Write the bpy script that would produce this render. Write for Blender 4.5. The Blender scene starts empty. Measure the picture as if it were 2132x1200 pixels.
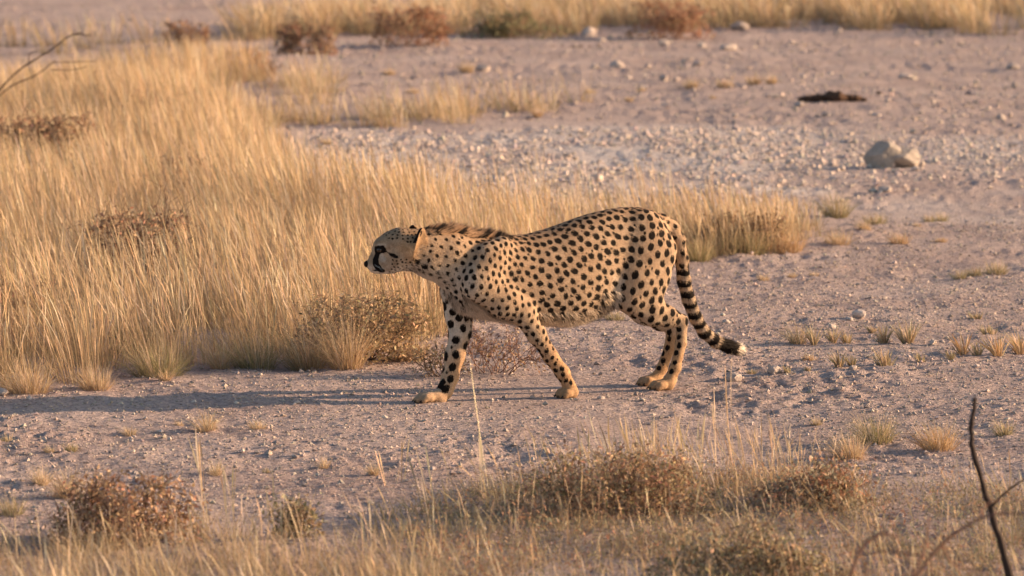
import bpy, math, random
import numpy as np
from mathutils import Vector, Matrix

# ------------------------------------------------------------------ camera, sky, sun, exposure
R = math.radians
scene = bpy.context.scene
col = scene.collection
FPX, CAM_H = 10400.0, 2.6            # focal length in photo pixels, camera height (roof of a vehicle)
PITCH = R(6.14)
cam_d = bpy.data.cameras.new('camera')
cam = bpy.data.objects.new('camera', cam_d)
col.objects.link(cam)
scene.camera = cam
cam.location = (0, 0, CAM_H)
cam.rotation_euler = (R(90) - PITCH, 0, 0)
cam_d.sensor_width = 36.0
cam_d.lens = 36.0 * FPX / 2132.0
cam_d.clip_start = 0.5
cam_d.clip_end = 6000.0
cam_d.dof.use_dof = True
cam_d.dof.focus_distance = 20.1
cam_d.dof.aperture_fstop = 4.8

SUN_EL, SUN_AZ = R(13.0), R(11.0)    # low evening sun, to the right and a little behind the animal
S = Vector((math.cos(SUN_AZ) * math.cos(SUN_EL), math.sin(SUN_AZ) * math.cos(SUN_EL), math.sin(SUN_EL)))
world = bpy.data.worlds.new('World')
scene.world = world
world.use_nodes = True
wn = world.node_tree
sky = wn.nodes.new('ShaderNodeTexSky')
sky.sky_type = 'NISHITA'
sky.sun_disc = False
sky.sun_elevation = SUN_EL
sky.sun_rotation = math.atan2(S.x, S.y)
sky.dust_density = 2.0
wn.links.new(sky.outputs[0], wn.nodes['Background'].inputs[0])
wn.nodes['Background'].inputs[1].default_value = 0.10
sun_d = bpy.data.lights.new('sun', 'SUN')
sun_d.energy = 5.0
sun_d.angle = R(0.6)
sun_d.color = (1.0, 0.66, 0.40)
sun = bpy.data.objects.new('sun', sun_d)
sun.rotation_euler = S.to_track_quat('Z', 'Y').to_euler()
sun.location = S * 60
col.objects.link(sun)
scene.view_settings.view_transform = 'Standard'
scene.view_settings.look = 'None'
scene.view_settings.gamma = 1.0
scene.view_settings.exposure = 0.93
scene.render.engine = 'CYCLES'
scene.cycles.max_bounces = 6

rng = np.random.default_rng(11)
random.seed(11)

# ------------------------------------------------------------------ pixel helpers, noise, mesh helpers
FWD = np.array([0, math.cos(PITCH), -math.sin(PITCH)])
UPV = np.array([0, math.sin(PITCH), math.cos(PITCH)])
EYE = np.array([0, 0, CAM_H])


def ray(px, py):
    return FWD + np.array([1.0, 0, 0]) * (px - 1066) / FPX + UPV * (600 - py) / FPX


def G(px, py):
    """point of the flat ground under a photo pixel"""
    d = ray(px, py)
    return EYE + d * (-CAM_H / d[2])


def pxm(py):
    """photo pixels per metre for a thing standing on the ground at that row"""
    g = G(1066, py)
    return FPX / np.dot(g - EYE, FWD)


def _hash(ix, iy, seed):
    h = (ix.astype(np.int64) * 374761393 + iy.astype(np.int64) * 668265263 + seed * 974711) & 0xFFFFFFFF
    h = ((h ^ (h >> 13)) * 1274126177) & 0xFFFFFFFF
    return ((h ^ (h >> 16)) & 0xFFFFFF) / float(0xFFFFFF)


def vnoise(x, y, seed=0):
    ix, iy = np.floor(x), np.floor(y)
    fx, fy = x - ix, y - iy
    fx, fy = fx * fx * (3 - 2 * fx), fy * fy * (3 - 2 * fy)
    a, b = _hash(ix, iy, seed), _hash(ix + 1, iy, seed)
    c, d = _hash(ix, iy + 1, seed), _hash(ix + 1, iy + 1, seed)
    return (a + (b - a) * fx) * (1 - fy) + (c + (d - c) * fx) * fy


def fbm(x, y, n=3, seed=0):
    s, a, t = 0.0, 1.0, 0.0
    for i in range(n):
        s = s + a * vnoise(x * 2 ** i + 17.3 * i, y * 2 ** i - 9.1 * i, seed + i)
        t += a
        a *= 0.5
    return s / t


PSI = R(29.0)                         # the animal walks to the left and a little towards the camera
CC = G(1130, 826)
HD = np.array([-math.cos(PSI), -math.sin(PSI), 0])
LD = np.array([math.sin(PSI), -math.cos(PSI), 0])


def H(x, y):
    """height of the ground"""
    x, y = np.asarray(x, float), np.asarray(y, float)
    near = np.clip(1.0 - (y - 60) / 60, 0, 1) * np.clip((y + 30) / 30, 0, 1)
    b = (fbm(x / 2.6, y / 2.6, 2, 3) - 0.5) * 0.07
    m = (fbm(x / 0.30, y / 0.36, 2, 5) - 0.5) * 0.024
    patch = np.clip(fbm(x / 0.7, y / 0.8, 3, 21) * 2.4 - 0.65, 0.3, 1.3)
    n = fbm(x / 0.10, y / 0.10, 2, 9)
    c = (1 - np.abs(n - 0.5) * 4) * 0.009 * patch
    c2 = (vnoise(x / 0.034, y / 0.036, 12) - 0.5) * 0.017 * patch
    u = (x - CC[0]) * HD[0] + (y - CC[1]) * HD[1]
    v = (x - CC[0]) * LD[0] + (y - CC[1]) * LD[1]
    w = np.clip((np.sqrt((u / 0.75) ** 2 + (v / 0.3) ** 2) - 1.0) * 2, 0.0, 1)
    return (b * w + m * (0.25 + 0.75 * w) + (c + c2) * (0.35 + 0.65 * w)) * near


def mesh_obj(name, V, T, mat=None, parent=None, attrs=None, colr=None, smooth=False, normals=None, link=True):
    V = np.asarray(V, np.float32)
    T = np.asarray(T, np.int32)
    me = bpy.data.meshes.new(name)
    me.vertices.add(len(V))
    me.vertices.foreach_set('co', V.ravel())
    k = T.shape[1]
    me.loops.add(T.size)
    me.loops.foreach_set('vertex_index', T.ravel())
    me.polygons.add(len(T))
    me.polygons.foreach_set('loop_start', np.arange(0, T.size, k, dtype=np.int32))
    me.update(calc_edges=True)
    me.polygons.foreach_set('use_smooth', np.full(len(T), smooth))
    if colr is not None:
        a = me.color_attributes.new('tint', 'FLOAT_COLOR', 'POINT')
        c4 = np.ones((len(V), 4), np.float32)
        c4[:, :3] = colr
        a.data.foreach_set('color', c4.ravel())
    for nm, vals in (attrs or {}).items():
        a = me.attributes.new(nm, 'FLOAT', 'POINT')
        a.data.foreach_set('value', np.asarray(vals, np.float32))
    if normals is not None:
        me.normals_split_custom_set_from_vertices([tuple(n) for n in normals.tolist()])
    if mat is not None:
        me.materials.append(mat)
    o = bpy.data.objects.new(name, me)
    if link:
        col.objects.link(o)
    if parent is not None:
        o.parent = parent
    return o


def tag(o, label=None, cat=None, group=None, kind=None):
    for k, v in (('label', label), ('category', cat), ('group', group), ('kind', kind)):
        if v:
            o[k] = v
    return o


def empty(name, loc):
    o = bpy.data.objects.new(name, None)
    o.location = loc
    o.empty_display_size = 0.1
    col.objects.link(o)
    return o


# ------------------------------------------------------------------ materials
def new_mat(name):
    m = bpy.data.materials.new(name)
    m.use_nodes = True
    return m, m.node_tree, m.node_tree.nodes['Principled BSDF']


def node(nt, t, **kw):
    n = nt.nodes.new(t)
    for k, v in kw.items():
        setattr(n, k, v)
    return n


def ramp(nt, src, stops):
    r = node(nt, 'ShaderNodeValToRGB')
    e = r.color_ramp.elements
    while len(e) < len(stops):
        e.new(0.5)
    for i, (p, c) in enumerate(stops):
        e[i].position = p
        e[i].color = (*c, 1) if len(c) == 3 else c
    nt.links.new(src, r.inputs[0])
    return r.outputs[0]


def noise(nt, scale, detail=3, rough=0.6, vec=None):
    n = node(nt, 'ShaderNodeTexNoise')
    n.inputs['Scale'].default_value = scale
    n.inputs['Detail'].default_value = detail
    n.inputs['Roughness'].default_value = rough
    if vec is not None:
        nt.links.new(vec, n.inputs['Vector'])
    return n.outputs[0]


def mix(nt, fac, a, b, mode='MIX'):
    m = node(nt, 'ShaderNodeMix', data_type='RGBA', blend_type=mode)
    for sock, v in ((m.inputs[0], fac), (m.inputs[6], a), (m.inputs[7], b)):
        if isinstance(v, (int, float)):
            sock.default_value = v
        elif isinstance(v, tuple):
            sock.default_value = (*v, 1)
        else:
            nt.links.new(v, sock)
    return m.outputs[2]


def ground_material():
    m, nt, p = new_mat('pale calcrete soil')
    geo = node(nt, 'ShaderNodeNewGeometry').outputs['Position']
    base = ramp(nt, noise(nt, 1.1, 4, 0.6, geo), [(0.3, (0.44, 0.335, 0.31)), (0.7, (0.55, 0.45, 0.425))])
    fine = ramp(nt, noise(nt, 55, 4, 0.7, geo), [(0.32, (0.36, 0.34, 0.33)), (0.5, (1, 1, 1)), (0.70, (1.38, 1.34, 1.30))])  # soil grain, contrast raised to paint in shaded hollows and bright glints
    c = mix(nt, 0.85, base, fine, 'MULTIPLY')
    at = node(nt, 'ShaderNodeAttribute', attribute_name='white')
    w = ramp(nt, noise(nt, 14, 4, 0.7, geo), [(0.35, (0.58, 0.51, 0.49)), (0.65, (0.74, 0.69, 0.66))])
    c = mix(nt, at.outputs['Fac'], c, w)
    spk = ramp(nt, noise(nt, 130, 2, 0.5, geo), [(0.66, (0, 0, 0)), (0.72, (1, 1, 1))])
    c = mix(nt, spk, c, (0.74, 0.68, 0.62))
    dk = ramp(nt, noise(nt, 30, 3, 0.6, geo), [(0.70, (0, 0, 0)), (0.76, (1, 1, 1))])
    c = mix(nt, dk, c, (0.24, 0.17, 0.13))
    nt.links.new(c, p.inputs['Base Color'])
    p.inputs['Roughness'].default_value = 0.95
    p.inputs['Specular IOR Level'].default_value = 0.15
    b1 = node(nt, 'ShaderNodeBump')
    b1.inputs['Strength'].default_value = 1.0
    b1.inputs['Distance'].default_value = 0.034
    nt.links.new(noise(nt, 38, 5, 0.7, geo), b1.inputs['Height'])
    nt.links.new(b1.outputs[0], p.inputs['Normal'])
    return m


def stone_material(name, a, b, bump=0.01):
    m, nt, p = new_mat(name)
    tc = node(nt, 'ShaderNodeNewGeometry').outputs['Position']
    info = node(nt, 'ShaderNodeObjectInfo').outputs['Random']
    c = ramp(nt, noise(nt, 22, 5, 0.65, tc), [(0.3, a), (0.7, b)])
    at = node(nt, 'ShaderNodeAttribute', attribute_name='tint')
    c = mix(nt, 1.0, c, at.outputs['Color'], 'MULTIPLY')
    nt.links.new(c, p.inputs['Base Color'])
    p.inputs['Roughness'].default_value = 0.9
    p.inputs['Specular IOR Level'].default_value = 0.2
    bp = node(nt, 'ShaderNodeBump')
    bp.inputs['Distance'].default_value = bump
    bp.inputs['Strength'].default_value = 0.8
    nt.links.new(noise(nt, 60, 5, 0.7, tc), bp.inputs['Height'])
    nt.links.new(bp.outputs[0], p.inputs['Normal'])
    return m


def plant_material(name, trans=0.3, rough=0.7):
    m, nt, p = new_mat(name)
    at = node(nt, 'ShaderNodeAttribute', attribute_name='tint')
    nt.links.new(at.outputs['Color'], p.inputs['Base Color'])
    p.inputs['Roughness'].default_value = rough
    p.inputs['Specular IOR Level'].default_value = 0.25
    tr = node(nt, 'ShaderNodeBsdfTranslucent')
    nt.links.new(at.outputs['Color'], tr.inputs['Color'])
    ms = node(nt, 'ShaderNodeMixShader')
    ms.inputs[0].default_value = trans
    nt.links.new(p.outputs[0], ms.inputs[1])
    nt.links.new(tr.outputs[0], ms.inputs[2])
    nt.links.new(ms.outputs[0], nt.nodes['Material Output'].inputs[0])
    return m


def fur_material():
    m, nt, p = new_mat('spotted fur')
    tint = node(nt, 'ShaderNodeAttribute', attribute_name='tint').outputs['Color']
    sp = node(nt, 'ShaderNodeAttribute', attribute_name='spot').outputs['Fac']
    tc = node(nt, 'ShaderNodeTexCoord').outputs['Object']
    wob = noise(nt, 90, 2, 0.5, tc)
    ad = node(nt, 'ShaderNodeMath', operation='MULTIPLY_ADD')
    nt.links.new(wob, ad.inputs[0])
    ad.inputs[1].default_value = 0.55
    nt.links.new(sp, ad.inputs[2])
    mask = ramp(nt, ad.outputs[0], [(0.16, (0, 0, 0)), (0.34, (1, 1, 1))])
    mott = ramp(nt, noise(nt, 240, 3, 0.6, tc), [(0.3, (0.72, 0.69, 0.66)), (0.7, (1.16, 1.15, 1.14))])
    base = mix(nt, 1.0, tint, mott, 'MULTIPLY')
    broad = ramp(nt, noise(nt, 38, 3, 0.6, tc), [(0.3, (0.84, 0.80, 0.76)), (0.7, (1.08, 1.08, 1.08))])
    base = mix(nt, 1.0, base, broad, 'MULTIPLY')
    c = mix(nt, mask, base, (0.009, 0.006, 0.005))
    nt.links.new(c, p.inputs['Base Color'])
    p.inputs['Roughness'].default_value = 0.8
    p.inputs['Specular IOR Level'].default_value = 0.10
    p.inputs['Sheen Weight'].default_value = 0.02
    bp = node(nt, 'ShaderNodeBump')
    bp.inputs['Strength'].default_value = 0.35
    bp.inputs['Distance'].default_value = 0.004
    nt.links.new(noise(nt, 210, 3, 0.6, tc), bp.inputs['Height'])
    nt.links.new(bp.outputs[0], p.inputs['Normal'])
    return m


def plain_material(name, c, rough=0.6, spec=0.3):
    m, nt, p = new_mat(name)
    tc = node(nt, 'ShaderNodeNewGeometry').outputs['Position']
    v = ramp(nt, noise(nt, 70, 4, 0.6, tc), [(0.3, tuple(x * 0.7 for x in c)), (0.7, tuple(x * 1.25 for x in c))])
    nt.links.new(v, p.inputs['Base Color'])
    p.inputs['Roughness'].default_value = rough
    p.inputs['Specular IOR Level'].default_value = spec
    return m


M_GROUND = ground_material()
M_STONE = stone_material('pale limestone', (0.46, 0.385, 0.345), (0.60, 0.52, 0.47))
M_ROCK = stone_material('weathered boulder limestone', (0.40, 0.34, 0.29), (0.55, 0.48, 0.42), 0.02)
M_GRASS = plant_material('dry grass', 0.30)
M_LEAF = plant_material('dry shrub leaves', 0.25)
M_WOOD = plain_material('dry grey brown twigs', (0.13, 0.085, 0.06), 0.85)
M_DARKWOOD = plain_material('dark dead stick', (0.045, 0.030, 0.026), 0.85)
M_DUNG = plain_material('dark dry dung', (0.090, 0.050, 0.032), 0.95)
M_FUR = fur_material()
M_NOSE = plain_material('dark nose leather', (0.012, 0.009, 0.008), 0.7, 0.12)
M_EYE = plain_material('amber eye', (0.035, 0.018, 0.008), 0.08, 0.6)
M_CLAW = plain_material('dark claw', (0.03, 0.022, 0.018), 0.4)


# ------------------------------------------------------------------ the ground
def in_poly(x, y, poly):
    poly = np.asarray(poly)
    inside = np.zeros(np.shape(x), bool)
    j = len(poly) - 1
    for i in range(len(poly)):
        xi, yi = poly[i]
        xj, yj = poly[j]
        cr = ((yi > y) != (yj > y)) & (x < (xj - xi) * (y - yi) / (yj - yi + 1e-12) + xi)
        inside ^= cr
        j = i
    return inside


def gpoly(pts):
    return np.array([G(*p)[:2] for p in pts])


WHITE_BAND = gpoly([(470, 300), (760, 285), (1150, 290), (1500, 270), (1900, 300), (2300, 310), (2300, 345), (1700, 360),
                    (1500, 420), (1200, 440), (850, 440), (640, 400), (500, 345)])
WHITE_TRACK = gpoly([(1700, 420), (2300, 400), (2300, 450), (1900, 440), (1720, 445)])


def build_ground():
    t = np.linspace(-0.155, 0.155, 430)
    ys = [13.0]
    while ys[-1] < 62:
        ys.append(ys[-1] * (1.0035 if ys[-1] < 15 else 1.0015 if ys[-1] < 25 else 1.0028))
    ys = np.array(ys)
    Y, Tt = np.meshgrid(ys, t, indexing='ij')
    X = Tt * Y
    nr, nc = X.shape
    idx = np.arange(nr * nc).reshape(nr, nc)
    V = np.stack([X.ravel(), Y.ravel(), H(X, Y).ravel()], 1)
    Q = np.stack([idx[:-1, :-1], idx[:-1, 1:], idx[1:, 1:], idx[1:, :-1]], -1).reshape(-1, 4)
    loop = np.concatenate([idx[0, :-1], idx[:-1, -1], idx[-1, :0:-1], idx[:0:-1, 0]])
    cen = np.array([0, 34.0])
    prev, off = loop, len(V)
    extra, faces = [], []
    for s in (1.15, 1.5, 2.6, 7, 30, 120):
        P = cen + (V[loop, :2] - cen) * s
        ring = np.column_stack([P, H(P[:, 0], P[:, 1]) * (1 if s < 2 else 0)])
        ids = off + np.arange(len(loop))
        off += len(loop)
        extra.append(ring)
        a, b = prev, np.roll(prev, -1)
        c, d = np.roll(ids, -1), ids
        faces.append(np.stack([a, d, c, b], 1))
        prev = ids
    V = np.concatenate([V] + extra)
    Q = np.concatenate([Q] + faces)
    x, y = V[:, 0], V[:, 1]
    wob = fbm(x / 0.8, y / 1.6, 3, 40)
    jx = x + (fbm(x / 0.6, y / 0.9, 2, 50) - 0.5) * 1.2
    jy = y + (fbm(x / 0.6, y / 0.9, 2, 60) - 0.5) * 2.5
    r = np.random.default_rng(2)
    white = np.zeros(len(V))
    for _ in range(14):                  # soft, ragged edge
        ox, oy = r.normal(0, 0.28), r.normal(0, 0.9)
        white += in_poly(jx + ox, jy + oy, WHITE_BAND) * 0.9 / 14
        white += in_poly(jx + ox * 0.7, jy + oy * 0.5, WHITE_TRACK) * 0.5 / 14
    white *= np.clip(wob * 2.4 - 0.25, 0.2, 1)
    o = mesh_obj('ground', V, Q, M_GROUND, attrs={'white': white}, smooth=True)
    return tag(o, kind='structure')


build_ground()

# ------------------------------------------------------------------ the cheetah
# The body is one signed-distance field (torso loft + limb chains) turned into one surface.
# local frame: x forward, y to the animal's left (the side in view), z up


def local(p):
    d = p - CC
    return np.array([d @ HD, d @ LD, p[2]])


def P(px, py, v=0.0):
    """pixel on the vertical plane a distance v to the left of the animal's midline -> local point"""
    d = ray(px, py)
    t = ((CC + LD * v - EYE) @ LD) / (d @ LD)
    return local(EYE + d * t)


PHI = R(9.0)                          # the head looks a little more sideways than the body walks
HHD = np.array([-math.cos(PHI), -math.sin(PHI), 0])
HLD = np.array([math.sin(PHI), -math.cos(PHI), 0])
_hc = P(868, 525, -0.012)
HC = CC + HD * _hc[0] + LD * _hc[1] + np.array([0, 0, _hc[2]])
HLAT = np.array([HLD @ HD, HLD @ LD, 0])   # head's left in body frame


def PH(px, py, v=0.0):
    d = ray(px, py)
    t = ((HC + HLD * v - EYE) @ HLD) / (d @ HLD)
    return local(EYE + d * t)


PRIMS = []        # (group, function(pts)->distance, lo, hi, k)
YAX = np.array([0, 1.0, 0])


def chain(group, pts, k=0.03, lat=YAX):
    """tapered segments; pts = [(point, radius, lateral radius)]"""
    for (a, ra, la), (b, rb, lb) in zip(pts[:-1], pts[1:]):
        a, b = np.asarray(a), np.asarray(b)

        def f(p, a=a, b=b, ra=ra, rb=rb, la=la, lb=lb):
            ab = b - a
            t = np.clip(((p - a) @ ab) / (ab @ ab + 1e-9), 0, 1)
            q = p - (a + t[..., None] * ab)
            r = ra + (rb - ra) * t
            s = r / (la + (lb - la) * t)
            ql = q @ lat
            n2 = (q * q).sum(-1) - ql * ql + (ql * s) ** 2
            return (np.sqrt(np.maximum(n2, 1e-12)) - r) / np.maximum(1, s * 0.75)
        m = max(ra, rb, la, lb)
        PRIMS.append((group, f, np.minimum(a, b) - m, np.maximum(a, b) + m, k))


def spline(x, xp, fp):
    """monotone-ish cubic through the stations (Catmull-Rom)"""
    xp, fp = np.asarray(xp, float), np.asarray(fp, float)
    i = np.clip(np.searchsorted(xp, x) - 1, 0, len(xp) - 2)
    m = np.gradient(fp, xp)
    h = xp[i + 1] - xp[i]
    t = np.clip((x - xp[i]) / h, 0, 1)
    return ((2 * t**3 - 3 * t**2 + 1) * fp[i] + (t**3 - 2 * t**2 + t) * h * m[i] + (-2 * t**3 + 3 * t**2) * fp[i + 1] + (t**3 - t**2) * h * m[i + 1])


TORSO = [  # px, top row, bottom row, half width
    (931, 560, 606, 0.030), (948, 522, 634, 0.062), (985, 496, 652, 0.088), (1030, 490, 662, 0.104),
    (1080, 490, 670, 0.112), (1130, 480, 671, 0.122), (1180, 463, 673, 0.128), (1220, 448, 662, 0.122),
    (1260, 438, 640, 0.108), (1300, 432, 610, 0.098), (1335, 433, 590, 0.090), (1365, 443, 575, 0.074), (1385, 459, 550, 0.048),
    (1393, 480, 535, 0.020)]
_st = []
for px, tp, bt, a in TORSO:
    A, B = P(px, tp), P(px, bt)
    _st.append(((A[0] + B[0]) / 2, (A[2] + B[2]) / 2, (A[2] - B[2]) / 2, a))
_st = np.array(_st)[::-1]


def torso_f(p):
    u = np.clip(p[..., 0], _st[0, 0], _st[-1, 0])
    c, b, a = (spline(u, _st[:, 0], _st[:, i]) for i in (1, 2, 3))
    dz, dy = p[..., 2] - c, p[..., 1]
    bb = np.where(dz > 0, b, b)
    aa = a * (1 - 0.20 * np.clip(dz / b, -1, 1) * np.where(dz > 0, 1, 0.35))
    q = (np.abs(dy / aa) ** 2.25 + np.abs(dz / bb) ** 2.25) ** (1 / 2.25)
    d = (q - 1) * np.minimum(aa, bb)
    over = np.abs(p[..., 0] - u)
    return np.sqrt(np.maximum(d, 0) ** 2 + over**2) + np.minimum(d, 0)


PRIMS.append(('torso', torso_f, np.array([_st[0, 0] - .02, -.16, _st[:, 1].min() - .2]), np.array([_st[-1, 0] + .02, .16, .85]), 0.01))
# neck
chain('neck', [(P(985, 545, 0), .096, .075), (P(935, 528, 0), .090, .068), (P(893, 524, -.006), .086, .060), (PH(862, 520), .072, .054)], 0.035)
chain('neck', [(P(948, 580, 0), .055, .055), (P(890, 552, -.006), .042, .045)], 0.04)
# shoulder blades and upper arms: near side
chain('lf', [(P(1045, 516, .058), .040, .030), (P(1020, 545, .078), .062, .036), (P(998, 588, .092), .066, .040), (P(1050, 630, .092), .058, .040), (P(1086, 648, .088), .050, .040)], 0.035)
chain('lf', [(P(1086, 648, .088), .048, .038), (P(1118, 698, .084), .037, .030), (P(1146, 742, .082), .029, .025), (P(1171, 776, .082), .027, .025), (P(1183, 800, .082), .026, .024)], 0.02)
# far side
chain('rf', [(P(1006, 516, -.058), .040, .030), (P(975, 550, -.078), .060, .036), (P(950, 600, -.088), .062, .040), (P(955, 650, -.086), .055, .036), (P(958, 690, -.082), .047, .034)], 0.035)
chain('rf', [(P(958, 690, -.082), .046, .033), (P(947, 740, -.078), .040, .030), (P(937, 785, -.076), .033, .027), (P(927, 812, -.064), .031, .026), (P(916, 833, -.056), .025, .026)], 0.02)
# hind quarters
chain('lh', [(P(1345, 480, .050), .070, .035), (P(1352, 528, .072), .100, .046), (P(1330, 585, .080), .088, .050), (P(1312, 622, .082), .058, .044)], 0.035)
chain('lh', [(P(1385, 520, .060), .045, .038), (P(1365, 575, .076), .055, .040), (P(1352, 625, .080), .058, .040)], 0.03)
chain('lh', [(P(1314, 622, .082), .052, .040), (P(1358, 648, .080), .056, .034), (P(1392, 660, .078), .040, .026), (P(1419, 668, .076), .027, .021)], 0.02)
chain('lh', [(P(1420, 668, .076), .024, .020), (P(1418, 715, .076), .0235, .020), (P(1406, 765, .076), .0225, .020), (P(1395, 792, .076), .024, .022)], 0.012)
chain('rh', [(P(1312, 480, -.050), .070, .035), (P(1318, 528, -.072), .098, .046), (P(1300, 580, -.080), .085, .050), (P(1292, 615, -.082), .055, .044)], 0.035)
chain('rh', [(P(1294, 617, -.082), .050, .040), (P(1340, 648, -.080), .052, .034), (P(1375, 668, -.078), .038, .026), (P(1400, 680, -.076), .027, .021)], 0.02)
chain('rh', [(P(1400, 680, -.076), .024, .020), (P(1394, 725, -.076), .0235, .020), (P(1378, 768, -.076), .0225, .020), (P(1366, 788, -.076), .024, .022)], 0.012)


def ground_px(px, v):
    """local point of the ground straight below a pixel column on the plane v"""
    lo, hi = 600.0, 1000.0
    for _ in range(40):
        mid = (lo + hi) / 2
        if P(px, mid, v)[2] > 0:
            lo = mid
        else:
            hi = mid
    return P(px, lo, v)


def gz(p):
    w = CC + HD * p[0] + LD * p[1]
    return float(H(w[0], w[1]))


CLAWS = []


def paw(group, ankle, px_heel, px_toe, v, r=.024, lift=0.0):
    """heel pad, instep and four toes resting on the ground"""
    h, t = ground_px(px_heel, v), ground_px(px_toe, v)
    h[2] = gz(h) + r * 0.92
    t[2] = gz(t) + .016
    chain(group, [(ankle, r * 1.0, r), (h, r, r * 1.1)], 0.014)
    d = t - h
    d[2] = 0
    mid = h + d * 0.45
    mid[2] = gz(mid) + .020
    chain(group, [(h, r, r * 1.15), (mid, .022, .032)], 0.012)
    for j, (s, ln) in enumerate(((-.026, .82), (-.009, 1.0), (.009, 1.0), (.026, .82))):
        e = h + d * ln + np.array([0, s * 1.15, 0])
        e[2] = gz(e) + .0125
        k = mid + np.array([0, s, 0])
        kk = k * 0.45 + e * 0.55
        kk[2] = gz(kk) + .022
        chain(group, [(k, .015, .013), (kk, .0145, .0125), (e, .0125, .0105)], 0.006)
        CLAWS.append((e + d / np.linalg.norm(d) * .010, d))


paw('lf', P(1186, 806, .082), 1190, 1165, .082, .025)
paw('rf', P(916, 833, -.056), 908, 868, -.056, .022)
paw('lh', P(1395, 793, .076), 1390, 1357, .076, .024)
paw('rh', P(1366, 789, -.076), 1362, 1334, -.076, .024)
# tail
TAILPX = [(1378, 462, .032), (1398, 476, .030), (1412, 500, .0275), (1419, 540, .027), (1424, 585, .027), (1434, 625, .026), (1448, 662, .0255), (1466, 692, .025), (1490, 712, .025), (1518, 722, .025), (1536, 727, .021)]
TAIL = [P(x, y, 0.0) for x, y, r in TAILPX]
chain('tail', [(p, r, r) for p, (x, y, r) in zip(TAIL, TAILPX)], 0.014)
# head
HL = HLAT


def hchain(pts, k):
    chain('head', [(PH(x, y, v), r, l) for x, y, v, r, l in pts], k, HL)


hchain([(858, 513, 0, .062, .060), (832, 508, 0, .058, .058), (813, 509, 0, .046, .048)], 0.03)
hchain([(808, 511, 0, .044, .046), (795, 515, 0, .031, .034), (780, 536, 0, .020, .022)], 0.022)
hchain([(815, 538, 0, .050, .048), (793, 547, 0, .034, .036), (776, 552, 0, .023, .027)], 0.02)
hchain([(850, 535, 0, .056, .055), (810, 549, 0, .036, .036), (782, 559, 0, .020, .022)], 0.02)
for s in (1, -1):
    hchain([(848, 524, s * .036, .046, .036), (828, 538, s * .034, .036, .028)], 0.022)       # cheek
    hchain([(797, 507, s * .030, .017, .014), (788, 511, s * .024, .014, .012)], 0.016)      # brow
    hchain([(779, 554, s * .014, .017, .014), (786, 555, s * .018, .018, .014)], 0.012)      # whisker pad
hchain([(768, 549, 0, .012, .014), (765, 552, 0, .010, .012)], 0.010)


def ear(s, base, tip, lean):
    b, t = PH(*base), PH(*tip)
    ax = t - b
    L = np.linalg.norm(ax)
    ax /= L
    nrm = lean / np.linalg.norm(lean)
    nrm = nrm - ax * (nrm @ ax)
    nrm /= np.linalg.norm(nrm)
    wd = np.cross(ax, nrm)

    def f(p):
        q = p - b
        x = (q @ ax) / L
        xc = np.clip(x, -0.25, 1)
        half = 0.0225 * np.sqrt(np.clip(1 - np.abs(xc)**2.4, 0.003, 1)) + 0.002
        y = q @ wd
        cup = 0.35 * np.clip(np.abs(y) / 0.024, 0, 1.3) ** 2 * 0.022      # the rim curls towards the opening
        z = q @ nrm - cup
        ex = np.maximum(np.abs(y) - half, 0)
        ez = np.maximum(np.abs(z) - 0.0035, 0)
        el = np.abs(x - xc) * L
        return np.sqrt(ex**2 + ez**2 + el**2) - 0.0035
    lo, hi = np.minimum(b, t) - .035, np.maximum(b, t) + .035
    PRIMS.append(('ear', f, lo, hi, 0.008))


ear(1, (868, 520, .046), (879, 476, .060), HL * 0.9 + np.array([-0.55, 0, 0.1]))
ear(-1, (860, 508, -.044), (860, 470, -.060), -HL * 0.9 + np.array([-0.45, 0, 0.1]))


def smin(a, b, k):
    h = np.clip(0.5 + 0.5 * (b - a) / k, 0, 1)
    return b + (a - b) * h - k * h * (1 - h)


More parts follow.
